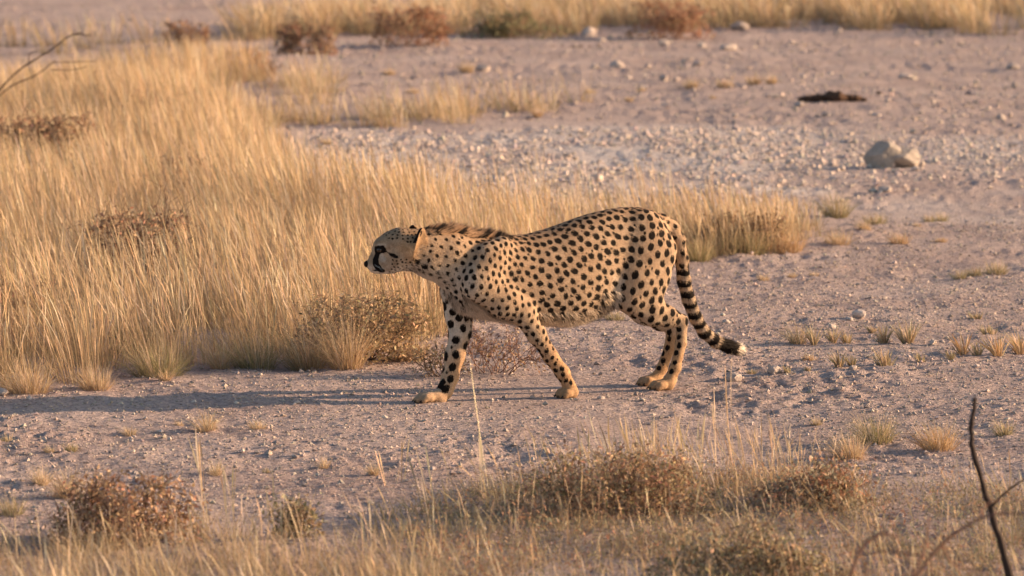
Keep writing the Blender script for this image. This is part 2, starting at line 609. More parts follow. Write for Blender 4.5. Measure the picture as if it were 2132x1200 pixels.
def build_body(vox=0.0042):
    lo = np.min([q[2] for q in PRIMS], 0) - .03
    hi = np.max([q[3] for q in PRIMS], 0) + .03
    n = np.ceil((hi - lo) / vox).astype(int) + 1
    D = np.full(n, 0.2, np.float32)
    for g, f, a, b, k in PRIMS:
        pad = k + 3 * vox
        i0 = np.maximum(((a - pad - lo) / vox).astype(int), 0)
        i1 = np.minimum(((b + pad - lo) / vox).astype(int) + 2, n)
        ax = [lo[j] + vox * np.arange(i0[j], i1[j]) for j in range(3)]
        pts = np.stack(np.meshgrid(*ax, indexing='ij'), -1)
        d = f(pts).astype(np.float32)
        sl = tuple(slice(i0[j], i1[j]) for j in range(3))
        D[sl] = smin(D[sl], d, k)
    # surface nets
    s = D < 0
    c = np.zeros(np.array(n) - 1, np.uint8)
    for dx in (0, 1):
        for dy in (0, 1):
            for dz in (0, 1):
                c += s[dx:n[0] - 1 + dx, dy:n[1] - 1 + dy, dz:n[2] - 1 + dz]
    act = np.argwhere((c > 0) & (c < 8))
    vid = np.full(c.shape, -1, np.int64)
    vid[tuple(act.T)] = np.arange(len(act))
    acc = np.zeros((len(act), 3))
    cnt = np.zeros(len(act))
    corners = [(0, 0, 0), (1, 0, 0), (0, 1, 0), (1, 1, 0), (0, 0, 1), (1, 0, 1), (0, 1, 1), (1, 1, 1)]
    val = np.stack([D[act[:, 0] + x, act[:, 1] + y, act[:, 2] + z] for x, y, z in corners], 1)
    for i, j in ((0, 1), (2, 3), (4, 5), (6, 7), (0, 2), (1, 3), (4, 6), (5, 7), (0, 4), (1, 5), (2, 6), (3, 7)):
        va, vb = val[:, i], val[:, j]
        m = (va < 0) != (vb < 0)
        t = np.where(m, va / np.where(np.abs(va - vb) < 1e-9, 1, va - vb), 0)
        ca, cb = np.array(corners[i], float), np.array(corners[j], float)
        acc += np.where(m[:, None], ca + t[:, None] * (cb - ca), 0)
        cnt += m
    V = lo + vox * (act + acc / np.maximum(cnt, 1)[:, None])
    quads = []
    for axis in range(3):
        sl0 = [slice(1, -1)] * 3
        sl1 = [slice(1, -1)] * 3
        sl0[axis] = slice(0, -1)
        sl1[axis] = slice(1, None)
        a, b = s[tuple(sl0)], s[tuple(sl1)]
        e = np.argwhere(a != b)
        flip = a[tuple(e.T)]
        off = np.ones(3, int)
        off[axis] = 0
        e = e + off
        o1, o2 = [k for k in range(3) if k != axis]

        def cell(d1, d2):
            q = e.copy()
            q[:, o1] -= d1
            q[:, o2] -= d2
            return vid[tuple(q.T)]
        q = np.stack([cell(1, 1), cell(0, 1), cell(0, 0), cell(1, 0)], 1)
        if axis == 1:
            flip = ~flip
        q = np.where(flip[:, None], q, q[:, ::-1])
        quads.append(q)
    Q = np.concatenate(quads)
    Q = Q[(Q >= 0).all(1)]
    # light smoothing
    for _ in range(2):
        S_, N_ = np.zeros_like(V), np.zeros(len(V))
        for i in range(4):
            a, b = Q[:, i], Q[:, (i + 1) % 4]
            for k in range(3):
                S_[:, k] += np.bincount(a, V[b, k], len(V)) + np.bincount(b, V[a, k], len(V))
            N_ += np.bincount(a, minlength=len(V)) + np.bincount(b, minlength=len(V))
        V = V * 0.5 + 0.5 * S_ / np.maximum(N_, 1)[:, None]
    return V, Q


def vert_normals(V, Q):
    fn = np.cross(V[Q[:, 2]] - V[Q[:, 0]], V[Q[:, 3]] - V[Q[:, 1]])
    N = np.zeros_like(V)
    for i in range(4):
        for k in range(3):
            N[:, k] += np.bincount(Q[:, i], fn[:, k], len(V))
    return N / np.maximum(np.linalg.norm(N, axis=1), 1e-12)[:, None]


def smooth01(x, a, b):
    t = np.clip((x - a) / (b - a), 0, 1)
    return t * t * (3 - 2 * t)


def polyline_dist(V, pts):
    best = np.full(len(V), 9.0)
    for a, b in zip(pts[:-1], pts[1:]):
        ab = b - a
        t = np.clip(((V - a) @ ab) / (ab @ ab), 0, 1)
        best = np.minimum(best, np.linalg.norm(V - (a + t[:, None] * ab), axis=1))
    return best


def tail_param(V):
    best, par, acc = np.full(len(V), 9.0), np.zeros(len(V)), 0.0
    for a, b in zip(TAIL[:-1], TAIL[1:]):
        ab = b - a
        ln = np.linalg.norm(ab)
        t = np.clip(((V - a) @ ab) / (ab @ ab), 0, 1)
        d = np.linalg.norm(V - (a + t[:, None] * ab), axis=1)
        m = d < best
        best[m] = d[m]
        par[m] = acc + t[m] * ln
        acc += ln
    return best, par, acc


def paint(V, N):
    """colour of the coat, spot field, region ids"""
    groups = {}
    for g, f, a, b, k in PRIMS:
        d = f(V)
        groups[g] = np.minimum(groups[g], d) if g in groups else d
    names = list(groups)
    reg = np.argmin(np.stack([groups[g] for g in names], 1), 1)
    is_ = {g: reg == i for i, g in enumerate(names)}
    u, v, w = V.T
    head = is_['head'] | is_['ear']
    leg = is_['lf'] | is_['rf'] | is_['lh'] | is_['rh']
    tan = np.array([0.435, 0.285, 0.175])
    pale = np.array([0.55, 0.445, 0.34])
    white = np.array([0.70, 0.655, 0.59])
    orange = np.array([0.54, 0.30, 0.13])
    n1 = fbm(u * 9 + 40, w * 9 + v * 7, 3, 77)
    c = tan + (pale - tan) * (0.30 + 0.35 * n1)[:, None]

    def blend(m, colr):
        nonlocal c
        c = c * (1 - m[:, None]) + np.asarray(colr) * m[:, None]
    # sides pale towards the belly and the chest, back warm
    blend(smooth01(-N[:, 2], -0.25, 0.6) * 0.75, pale)
    blend(smooth01(-N[:, 2], 0.55, 1.0) * (~leg) * 0.8, white)
    chest = smooth01(u, P(990, 600)[0], P(930, 600)[0]) * smooth01(w, P(960, 520)[2], P(960, 590)[2] - 0.02) * (~head)
    blend(chest * 0.65, white)
    flank = smooth01(np.abs(u - P(1262, 610)[0]), .05, .015) * smooth01(w, P(1262, 540)[2], P(1262, 600)[2])
    blend(flank * 0.5 * (~is_['lh']), white)
    inner = (is_['rf'] & (v > -.082)) | (is_['lf'] & (v < .07)) | (is_['rh'] & (v > -.075)) | (is_['lh'] & (v < .065))
    blend(inner * 0.8 * smooth01(w, .17, .30) * smooth01(w, .46, .38), white)
    lower = leg * smooth01(w, 0.30, 0.12)
    blend(lower * 0.5, orange)
    blend(smooth01(N[:, 2], 0.35, 0.95) * (is_['torso'] | is_['neck']) * 0.45, np.array([0.36, 0.20, 0.10]))
    blend(leg * smooth01(w, .050, .020) * 0.6, (0.33, 0.215, 0.13))
    # ---- dart-thrown spots, spacing and size by region
    tb, tp, tl = tail_param(V)
    back = smooth01(N[:, 2], 0.45, 0.85)
    front = smooth01(u, P(1130, 560)[0], P(1050, 560)[0])
    sp = 0.0328 * (1 - 0.24 * front) * (1 - 0.20 * back)
    rad = 0.0135 * (1 - 0.25 * front) * (1 - 0.15 * back)
    nk = is_['neck']
    sp = np.where(nk, 0.027, sp)
    rad = np.where(nk, 0.0086 - 0.0012 * smooth01(u, P(930, 520)[0], P(890, 520)[0]), rad)
    sp = np.where(is_['lh'] | is_['rh'], 0.0375 - 0.008 * smooth01(w, .36, .2), sp)
    rad = np.where(is_['lh'] | is_['rh'], 0.0148 - 0.004 * smooth01(w, .34, .2), rad)
    sp = np.where(is_['lf'], 0.0265, sp)
    rad = np.where(is_['lf'], 0.0098, rad)
    big = is_['rf'] & (w < P(955, 640)[2])
    sp = np.where(big, 0.043, sp)
    rad = np.where(big, 0.0165, rad)
    sp = np.where(is_['tail'], 0.032, sp)
    rad = np.where(is_['tail'], 0.0115, rad)
    sp = np.where(head, 0.0145, sp)
    rad = np.where(head, 0.0043, rad)
    allow = np.ones(len(V), bool)
    cheek = head & (N @ HL > 0.2) & (u < PH(800, 545)[0]) & (w < PH(806, 534)[2])
    crown = head & (N[:, 2] > 0.35) & (u < PH(795, 490)[0])
    cheek2 = head & (N @ HL < -0.2) & (u < PH(806, 545)[0])
    allow &= ~head | cheek | crown | cheek2
    belly = (N[:, 2] < -0.72) & ~leg & ~is_['tail'] & ~head
    allow &= ~belly
    allow &= ~(leg & (w < 0.060))
    mt = (is_['lh'] | is_['rh']) & (w < P(1420, 676, .076)[2]) & (N[:, 0] < 0.15)     # plain back of the shank below the hock
    allow &= ~mt
    allow &= ~((is_['lf'] | is_['rf']) & (w < .20) & (N[:, 0] < -0.25))
    allow &= ~(is_['tail'] & (tp > 0.24))
    allow &= ~is_['ear']
    r = np.random.default_rng(5)

    def darts(spacing, ok, n, C0=None):
        idx = np.flatnonzero(ok)
        cand = r.choice(idx, min(n, len(idx)), replace=False)
        C = [] if C0 is None else [tuple(q) for q in C0]
        base = len(C)
        arr = np.zeros((9000, 3))
        if base:
            arr[:base] = C0
        m, out = base, []
        for i in cand:
            p = V[i]
            if m:
                dd = arr[:m] - p
                if (dd * dd).sum(1).min() < spacing[i] ** 2:
                    continue
            arr[m] = p
            m += 1
            out.append(i)
        return np.array(out, int)
    main = darts(sp, allow, 60000)
    ctr = V[main].copy()
    # even the spacing out
    av = np.flatnonzero(allow)
    for _ in range(3):
        own = np.zeros(len(av), int)
        for s0 in range(0, len(av), 4000):
            blk = V[av[s0:s0 + 4000]]
            own[s0:s0 + 4000] = np.argmin((blk**2).sum(1)[:, None] - 2 * blk @ ctr.T + (ctr**2).sum(1)[None], 1)
        cn = np.bincount(own, minlength=len(ctr))
        for k in range(3):
            ctr[:, k] = np.where(cn > 0, np.bincount(own, V[av, k], len(ctr)) / np.maximum(cn, 1), ctr[:, k])
    # snap centres back to the skin
    ni = np.zeros(len(ctr), int)
    for i, p in enumerate(ctr):
        ni[i] = av[np.argmin(((V[av] - p) ** 2).sum(1))]
    ctr = ctr * 0.3 + V[ni] * 0.7
    small = darts(sp * 0.66, allow & ~head, 30000, ctr)
    small = small[r.random(len(small)) < 0.30]
    spot = np.full(len(V), -1.0)
    allc = [(V[i], rad[i] * r.uniform(0.88, 1.10), i) for i in ni] + [(V[i], rad[i] * r.uniform(0.28, 0.46), i) for i in small]
    for p, rr, i in allc:
        nrm = N[i]
        near = np.flatnonzero((np.abs(V - p) < rr * 2.2).all(1))
        q = V[near] - p
        el = np.array([-0.75, 0.0, -0.55]) if not leg[i] else np.array([0.1, 0, -1.0])
        el = el + r.normal(0, 0.35, 3)
        el -= nrm * (el @ nrm)
        el /= np.linalg.norm(el) + 1e-9
        st = r.uniform(1.0, 1.28)
        a = (q @ el) / st
        b2 = (q**2).sum(1) - (q @ el) ** 2
        d = np.sqrt(np.maximum(a * a + b2 * st, 0)) / rr
        spot[near] = np.maximum(spot[near], 1 - d)
    # ---- rings and tip of the tail
    tt = is_['tail']
    ph = (tp - 0.235) / 0.047
    ring = 0.22 + 0.75 * np.sin(2 * np.pi * ph + 0.7 * np.sin(v * 90 + 1.0))
    spot = np.where(tt & (tp > 0.235), ring, spot)
    tip = smooth01(tp, tl - 0.115, tl - 0.095)
    spot = np.where(tt & (tip > 0.5), 0.6, spot)
    wt = tt * smooth01(tp, tl - 0.022, tl - 0.006)
    spot = np.where(wt > 0.4, -1, spot)
    blend(tt * smooth01(tp, 0.15, 0.30) * 0.55, pale)
    blend(wt, (0.80, 0.74, 0.66))
    # ---- the face
    zf = lambda px, py, vv: PH(px, py, vv)
    blend(head * smooth01(w, zf(800, 550, 0)[2] + .012, zf(800, 566, 0)[2]) * 0.85, white)
    blend(head * smooth01(N[:, 2], -0.1, 0.6) * 0.6, np.array([0.34, 0.225, 0.13]))
    mo = fbm(u * 70 + 5, w * 55 + v * 50, 3, 91)
    blend(head * smooth01(mo, 0.45, 0.75) * 0.55, (0.25, 0.165, 0.10))
    blend(head * smooth01(polyline_dist(V, [PH(838, 516, .06), PH(856, 530, .06)]), .040, .012) * 0.5, (0.50, 0.30, 0.15))  # warm tint on the near cheek: sunlight on the ruff put into the coat colour
    for s in (1, -1):
        hv = lambda pts: [zf(*q) for q in pts]
        tear = hv([(789, 522, s * .036), (784, 529, s * .034), (781, 540, s * .034), (783, 551, s * .034), (789, 559, s * .032), (795, 564, s * .030)])
        d = polyline_dist(V, tear)
        sid = head & ((V - zf(800, 530, 0)) @ HL * s > 0.006)
        spot = np.where(sid, np.maximum(spot, 1 - d / 0.0125), spot)
        eye = hv([(786, 521, s * .036), (795, 520, s * .040)])
        d = polyline_dist(V, eye)
        spot = np.where(sid, np.maximum(spot, 1 - d / 0.0165), spot)
        line = hv([(797, 522, s * .046), (812, 530, s * .056), (826, 535, s * .062)])
        d = polyline_dist(V, line)
        spot = np.where(sid, np.maximum(spot, 0.85 - d / 0.0080), spot)
        blend(sid * smooth01(polyline_dist(V, hv([(793, 532, s * .040), (797, 540, s * .042)])), .018, .006) * 0.5, white)
        blend(sid * smooth01(polyline_dist(V, hv([(790, 512, s * .036), (800, 510, s * .04)])), .014, .005) * 0.45, white)
        lip = hv([(768, 557, s * .006), (776, 562, s * .022), (788, 564, s * .032)])
        d = polyline_dist(V, lip)
        spot = np.where(sid, np.maximum(spot, 0.62 - d / 0.006), spot)
    er = is_['ear']
    et = PH(872, 478, .058)
    spot = np.where(er, -1.0, spot)
    back_of_ear = er & (N @ np.array([0.75, 0, 0.25]) > 0.18) & (w < PH(870, 476, .05)[2] + 0.02) & (w > PH(866, 505, .05)[2])
    spot = np.where(back_of_ear, 0.5, spot)
    blend(er * 0.75, np.array([0.42, 0.265, 0.145]))
    d = polyline_dist(V, [P(877, 484, .055), P(878, 505, .060), P(874, 530, .062)])
    spot = np.maximum(spot, np.where(is_['neck'] | er, 0.7 - d / 0.008, -1))
    # dark patches: nape mane, throat and wrist of the far leg
    nape = smooth01(np.abs(v), .030, .008) * smooth01(N[:, 2], .5, .8) * (nk | is_['torso']) * (u > P(1100, 490)[0])
    blend(nape * 0.22, (0.16, 0.10, 0.06))
    for q, rr in ((P(913, 610, 0.02), .020), (P(918, 622, .015), .022), (P(884, 556, .045), .013), (PH(868, 545, .055), .012)):
        spot = np.maximum(spot, 0.8 * (1 - np.linalg.norm(V - q, axis=1) / rr))
    wr = is_['rf'] & (w < .085) & (w > .03) & (N[:, 0] > -0.1) & (N[:, 2] < 0.6)
    spot = np.where(wr, np.maximum(spot, 0.30 - np.abs(w - .055) / .05), spot)
    return c, spot, is_, tp, tl


def build_cheetah():
    V, Q = build_body()
    N = vert_normals(V, Q)
    if (N * (V - V.mean(0))).sum() < 0:
        Q = Q[:, ::-1]
        N = -N
    V = V + N * ((fbm(V[:, 0] * 26, V[:, 2] * 26 + V[:, 1] * 19, 2, 31) - 0.5) * 0.0030)[:, None]
    c, spot, is_, tp, tl = paint(V, N)
    body = mesh_obj('cheetah', V, Q, M_FUR, colr=np.clip(c, 0, 1), attrs={'spot': spot}, smooth=True)
    body.location = CC
    body.rotation_euler = (0, 0, math.pi + PSI)
    tag(body, 'spotted cheetah walking past the tall dry grass with lowered head', 'cheetah')
    # ---- short fur, one blade a hair
    r = np.random.default_rng(8)
    ar = np.linalg.norm(np.cross(V[Q[:, 2]] - V[Q[:, 0]], V[Q[:, 3]] - V[Q[:, 1]]), axis=1)
    u, v, w = V.T
    leg = is_['lf'] | is_['rf'] | is_['lh'] | is_['rh']
    head = is_['head'] | is_['ear']
    ln = np.full(len(V), 0.0105)
    ln[leg] = 0.0085
    ln[is_['head']] = 0.0075
    ln[is_['ear']] = 0.006
    ln = np.where(leg & (w < .05), 0.004, ln)
    ln = np.where(is_['head'] & (u > PH(782, 545)[0]), 0.0025, ln)
    belly = (N[:, 2] < -0.55 - 0.25 * (fbm(u * 30, v * 30, 2, 19) - 0.5)) & (is_['torso'])
    ln = np.where(belly, 0.034, ln)
    flank = is_['torso'] & (np.abs(u - P(1255, 620)[0]) < .06) & (w < P(1255, 600)[2])
    ln = np.where(flank, 0.040, ln)
    mane = (np.abs(v) < .035) & (N[:, 2] > .55) & (is_['neck'] | is_['torso'])
    mn = mane * smooth01(u, P(1085, 490)[0], P(1010, 485)[0]) * smooth01(u, P(868, 480)[0], P(915, 480)[0])
    ln = np.maximum(ln, 0.038 * mn)
    ln = np.where(is_['tail'], 0.013 + 0.013 * smooth01(tp, tl - .16, tl), ln)
    ln = np.where(is_['head'] & (u < PH(838, 540)[0]) & (w < PH(835, 508)[2]), 0.018, ln)
    ln = np.where(is_['neck'] & (N[:, 2] < -.3), 0.016, ln)
    wgt = ar * (0.5 + 0.5 * (N[Q[:, 0], 1] > -0.3)) * (1 + 1.5 * mn[Q[:, 0]] + 1.5 * belly[Q[:, 0]])
    nh = 120000
    f = r.choice(len(Q), nh, p=wgt / wgt.sum())
    a, b = r.random(nh), r.random(nh)
    q = Q[f]
    root = (V[q[:, 0]] * ((1 - a) * (1 - b))[:, None] + V[q[:, 1]] * (a * (1 - b))[:, None] + V[q[:, 2]] * (a * b)[:, None] + V[q[:, 3]] * ((1 - a) * b)[:, None])
    vi = q[:, 0]
    nr = N[vi]
    flow = np.tile([-0.85, 0.0, -0.45], (nh, 1))
    flow[leg[vi]] = (-0.12, 0, -1.0)
    flow[head[vi]] = (-1.0, 0, -0.15)
    tt = is_['tail'][vi]
    seg = np.clip(np.searchsorted(np.cumsum([np.linalg.norm(y - x) for x, y in zip(TAIL[:-1], TAIL[1:])]), tp[vi]), 0, len(TAIL) - 2)
    tdir = np.array([(y - x) / np.linalg.norm(y - x) for x, y in zip(TAIL[:-1], TAIL[1:])])
    flow[tt] = tdir[seg][tt]
    fl2 = (belly | flank)[vi]
    flow[fl2] = (-0.55, 0, -0.8)
    flow = flow + r.normal(0, 0.22, (nh, 3))
    flow -= nr * (flow * nr).sum(1)[:, None]
    flow /= np.linalg.norm(flow, axis=1)[:, None] + 1e-9
    lift = 0.22 + 0.10 * r.random(nh) + 0.75 * mn[vi] + 0.55 * fl2 * r.random(nh)
    lift = np.where(tt & (tp[vi] > tl - .03), 0.6, lift)
    L = ln[vi] * r.uniform(0.65, 1.2, nh)
    L = np.where(mn[vi] > 0.25, L * (0.55 + 0.9 * vnoise(root[:, 0] * 55 + 9, root[:, 1] * 70, 62)), L)
    d = flow + nr * lift[:, None]
    d /= np.linalg.norm(d, axis=1)[:, None]
    side = np.cross(d, nr)
    side /= np.linalg.norm(side, axis=1)[:, None] + 1e-9
    wd = (0.0011 + 0.018 * L)[:, None]
    base = root - nr * 0.0012
    tip_ = root + d * L[:, None]
    HV = np.stack([base - side * wd, base + side * wd, tip_], 1).reshape(-1, 3)
    shade = r.uniform(0.74, 1.18, nh)
    cc = np.clip(c[vi] * shade[:, None], 0, 1)
    cc = np.where(fl2[:, None], cc * 0.7 + 0.3 * np.array([0.70, 0.645, 0.575]) * shade[:, None], cc)
    ss = spot[vi] + 0.0
    mm = mn[vi] > 0.25
    lock = vnoise(root[:, 0] * 55, root[:, 1] * 70, 61) + 0.25 * r.random(nh)
    ss = np.where(mm & (lock > 0.62), 0.6, np.where(mm, -1.0, ss))
    ss = np.where(fl2 & (r.random(nh) < 0.30), -1.0, ss)
    hn = nr + r.normal(0, 0.20, (nh, 3))
    hn /= np.linalg.norm(hn, axis=1)[:, None]
    fur = mesh_obj('fur', HV, np.arange(nh * 3).reshape(-1, 3), M_FUR, body, {'spot': np.repeat(ss, 3)}, np.repeat(cc, 3, 0), True, np.repeat(hn, 3, 0))
    tag(fur, kind='stuff')

    # ---- eyes, nose, whiskers, claws
    def blob(name, mat, centre, axes, sub=3):
        import bmesh
        bm = bmesh.new()
        bmesh.ops.create_icosphere(bm, subdivisions=sub, radius=1.0)
        vs = np.array([x.co[:] for x in bm.verts])
        fs = np.array([[x.index for x in fc.verts] for fc in bm.faces])
        bm.free()
        return mesh_obj(name, centre + vs @ np.asarray(axes), fs, mat, body, smooth=True)
    fx = np.array([HHD @ HD, HHD @ LD, 0])
    zz = np.array([0, 0, 1.0])
    for s in (1, -1):
        blob('eye', M_EYE, PH(790, 521, s * .0345), np.stack([fx * .011, HL * .010, zz * .010]))
    blob('nose', M_NOSE, PH(764, 550, 0), np.stack([fx * .012 + zz * -.003, HL * .017, zz * .0135 + fx * .003]))
    wv, wf = [], []
    for s in (1, -1):
        for k in range(9):
            p0 = PH(777 + random.uniform(-2, 8), 552 + random.uniform(-3, 5), s * .030)
            dr = HL * s * random.uniform(.3, .8) - fx * random.uniform(.5, 1.0) - zz * random.uniform(.1, .5)
            dr /= np.linalg.norm(dr)
            n0 = len(wv)
            p1 = p0 + dr * random.uniform(.03, .055)
            sd = np.cross(dr, zz) * .0005
            up = np.cross(sd, dr)
            wv += [p0 + sd, p0 - sd, p0 + up, p1]
            wf += [(n0, n0 + 1, n0 + 3), (n0 + 1, n0 + 2, n0 + 3), (n0 + 2, n0, n0 + 3)]
    m, nt, pp = new_mat('pale whisker')
    pp.inputs['Base Color'].default_value = (.7, .65, .58, 1)
    tag(mesh_obj('whiskers', np.array(wv), np.array(wf), m, body), kind='stuff')
    for e, d in CLAWS:
        d = np.array([d[0], d[1], 0]) / np.linalg.norm(d)
        sd = np.array([-d[1], d[0], 0])
        blob('claw', M_CLAW, e + d * .004 + zz * -.003, np.stack([d * .007 - zz * .004, sd * .0025, zz * .004]), 1)
    return body


CHEETAH = build_cheetah()

# ------------------------------------------------------------------ grass
STRAW, PALE, GOLD = (0.58, 0.43, 0.27), (0.69, 0.565, 0.41), (0.58, 0.41, 0.235)
TANB, OLIVE, GREEN = (0.42, 0.29, 0.18), (0.32, 0.27, 0.155), (0.22, 0.22, 0.115)
REDB, GREYG, DARKB = (0.42, 0.235, 0.155), (0.36, 0.32, 0.23), (0.28, 0.185, 0.12)


class Bag:
    """collects vertices, triangles and colours of one mesh"""

    def __init__(self):
        self.V, self.T, self.C, self.n = [], [], [], 0

    def add(self, V, T, C):
        self.V.append(V)
        self.T.append(np.asarray(T) + self.n)
        self.C.append(np.broadcast_to(C, V.shape) if np.ndim(C) == 1 else C)
        self.n += len(V)

    def build(self, name, mat, parent=None, origin=None, smooth=False):
        V, T, C = np.concatenate(self.V), np.concatenate(self.T), np.concatenate(self.C)
        if origin is not None:
            V = V - np.asarray(origin)
        return mesh_obj(name, V, T, mat, parent, colr=C, smooth=smooth)


def blades(bag, B, D, h, bend, w, c0, c1, nseg=3, prof=None):
    n = len(B)
    if n == 0:
        return
    t = np.linspace(0, 1, nseg + 1)
    prof = prof or [(1 - x) ** 0.5 for x in t[:-1]]
    az = rng.random(n) * 2 * np.pi
    side = np.stack([np.cos(az), np.sin(az), np.zeros(n)], 1)
    rings, cols = [], []
    for k in range(nseg + 1):
        c = B + D * (h * t[k])[:, None] + bend * (h * t[k] ** 2)[:, None]
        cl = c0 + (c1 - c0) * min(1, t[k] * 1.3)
        if k < nseg:
            o = side * (w * prof[k] * 0.5)[:, None]
            rings += [c - o, c + o]
            cols += [cl, cl]
        else:
            rings.append(c)
            cols.append(cl)
    per = 2 * nseg + 1
    V = np.stack(rings, 1).reshape(-1, 3)
    C = np.stack(cols, 1).reshape(-1, 3)
    tri = []
    for k in range(nseg - 1):
        a = 2 * k
        tri += [(a, a + 1, a + 3), (a, a + 3, a + 2)]
    a = 2 * (nseg - 1)
    tri.append((a, a + 1, a + 2))
    T = (np.array(tri)[None] + (np.arange(n) * per)[:, None, None]).reshape(-1, 3)
    bag.add(V, T, C)


def pick(pal, n, jit=0.16):
    pal = np.array(pal)
    c = pal[rng.integers(0, len(pal), n)]
    return np.clip(c * (1 + rng.normal(0, jit, n))[:, None] * (1 + rng.normal(0, 0.04, (n, 3))), 0.01, 0.9)


WIND = np.array([-0.10, -0.02])


def clumps(bag, cx, cy, n, rad, h, spread=0.25, curve=0.15, w=0.003, pal=(STRAW,), base=None, nseg=3, prof=None, hscale=None, lean=WIND):
    """n blades round every clump centre"""
    m = len(cx)
    if m == 0:
        return
    hs = np.ones(m) if hscale is None else hscale
    hs = np.repeat(hs, n)
    N = m * n
    a, r = rng.random(N) * 2 * np.pi, np.sqrt(rng.random(N)) * rad * (0.6 + 0.4 * hs)
    x, y = np.repeat(cx, n) + r * np.cos(a), np.repeat(cy, n) + r * np.sin(a)
    B = np.stack([x, y, H(x, y) - 0.008], 1)
    out = (r / (rad + 1e-6)) * spread + rng.normal(0, spread * 0.35, N)
    D = np.stack([np.cos(a) * out + lean[0] + rng.normal(0, .05, N), np.sin(a) * out + lean[1] + rng.normal(0, .05, N), np.ones(N)], 1)
    D /= np.linalg.norm(D, axis=1)[:, None]
    cv = rng.normal(0, curve, N)
    b = np.stack([np.cos(a) * np.abs(cv) + lean[0] * .8 + rng.normal(0, curve * .6, N), np.sin(a) * np.abs(cv) + rng.normal(0, curve * .6, N), -np.abs(cv) * 0.7], 1)
    hh = h * hs * rng.uniform(0.55, 1.15, N)
    c1 = pick(pal, N)
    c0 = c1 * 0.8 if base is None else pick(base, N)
    ww = np.full(N, w) * rng.uniform(0.7, 1.3, N)
    blades(bag, B, D, hh, b, ww, c0, c1, nseg, prof)


def scatter(poly, dens, jitter_seed=None, thr=0.0, scale=0.8):
    lo, hi = poly.min(0), poly.max(0)
    n = int((hi - lo).prod() * dens)
    x, y = rng.uniform(lo[0], hi[0], n), rng.uniform(lo[1], hi[1], n)
    k = in_poly(x, y, poly)
    if jitter_seed is not None:
        k &= fbm(x / scale, y / (scale * 1.6), 3, jitter_seed) > thr
    return x[k], y[k]


CULM = [1.0, 0.85, 0.75, 1.9]        # thin stalk that ends in a slightly wider dry seed head


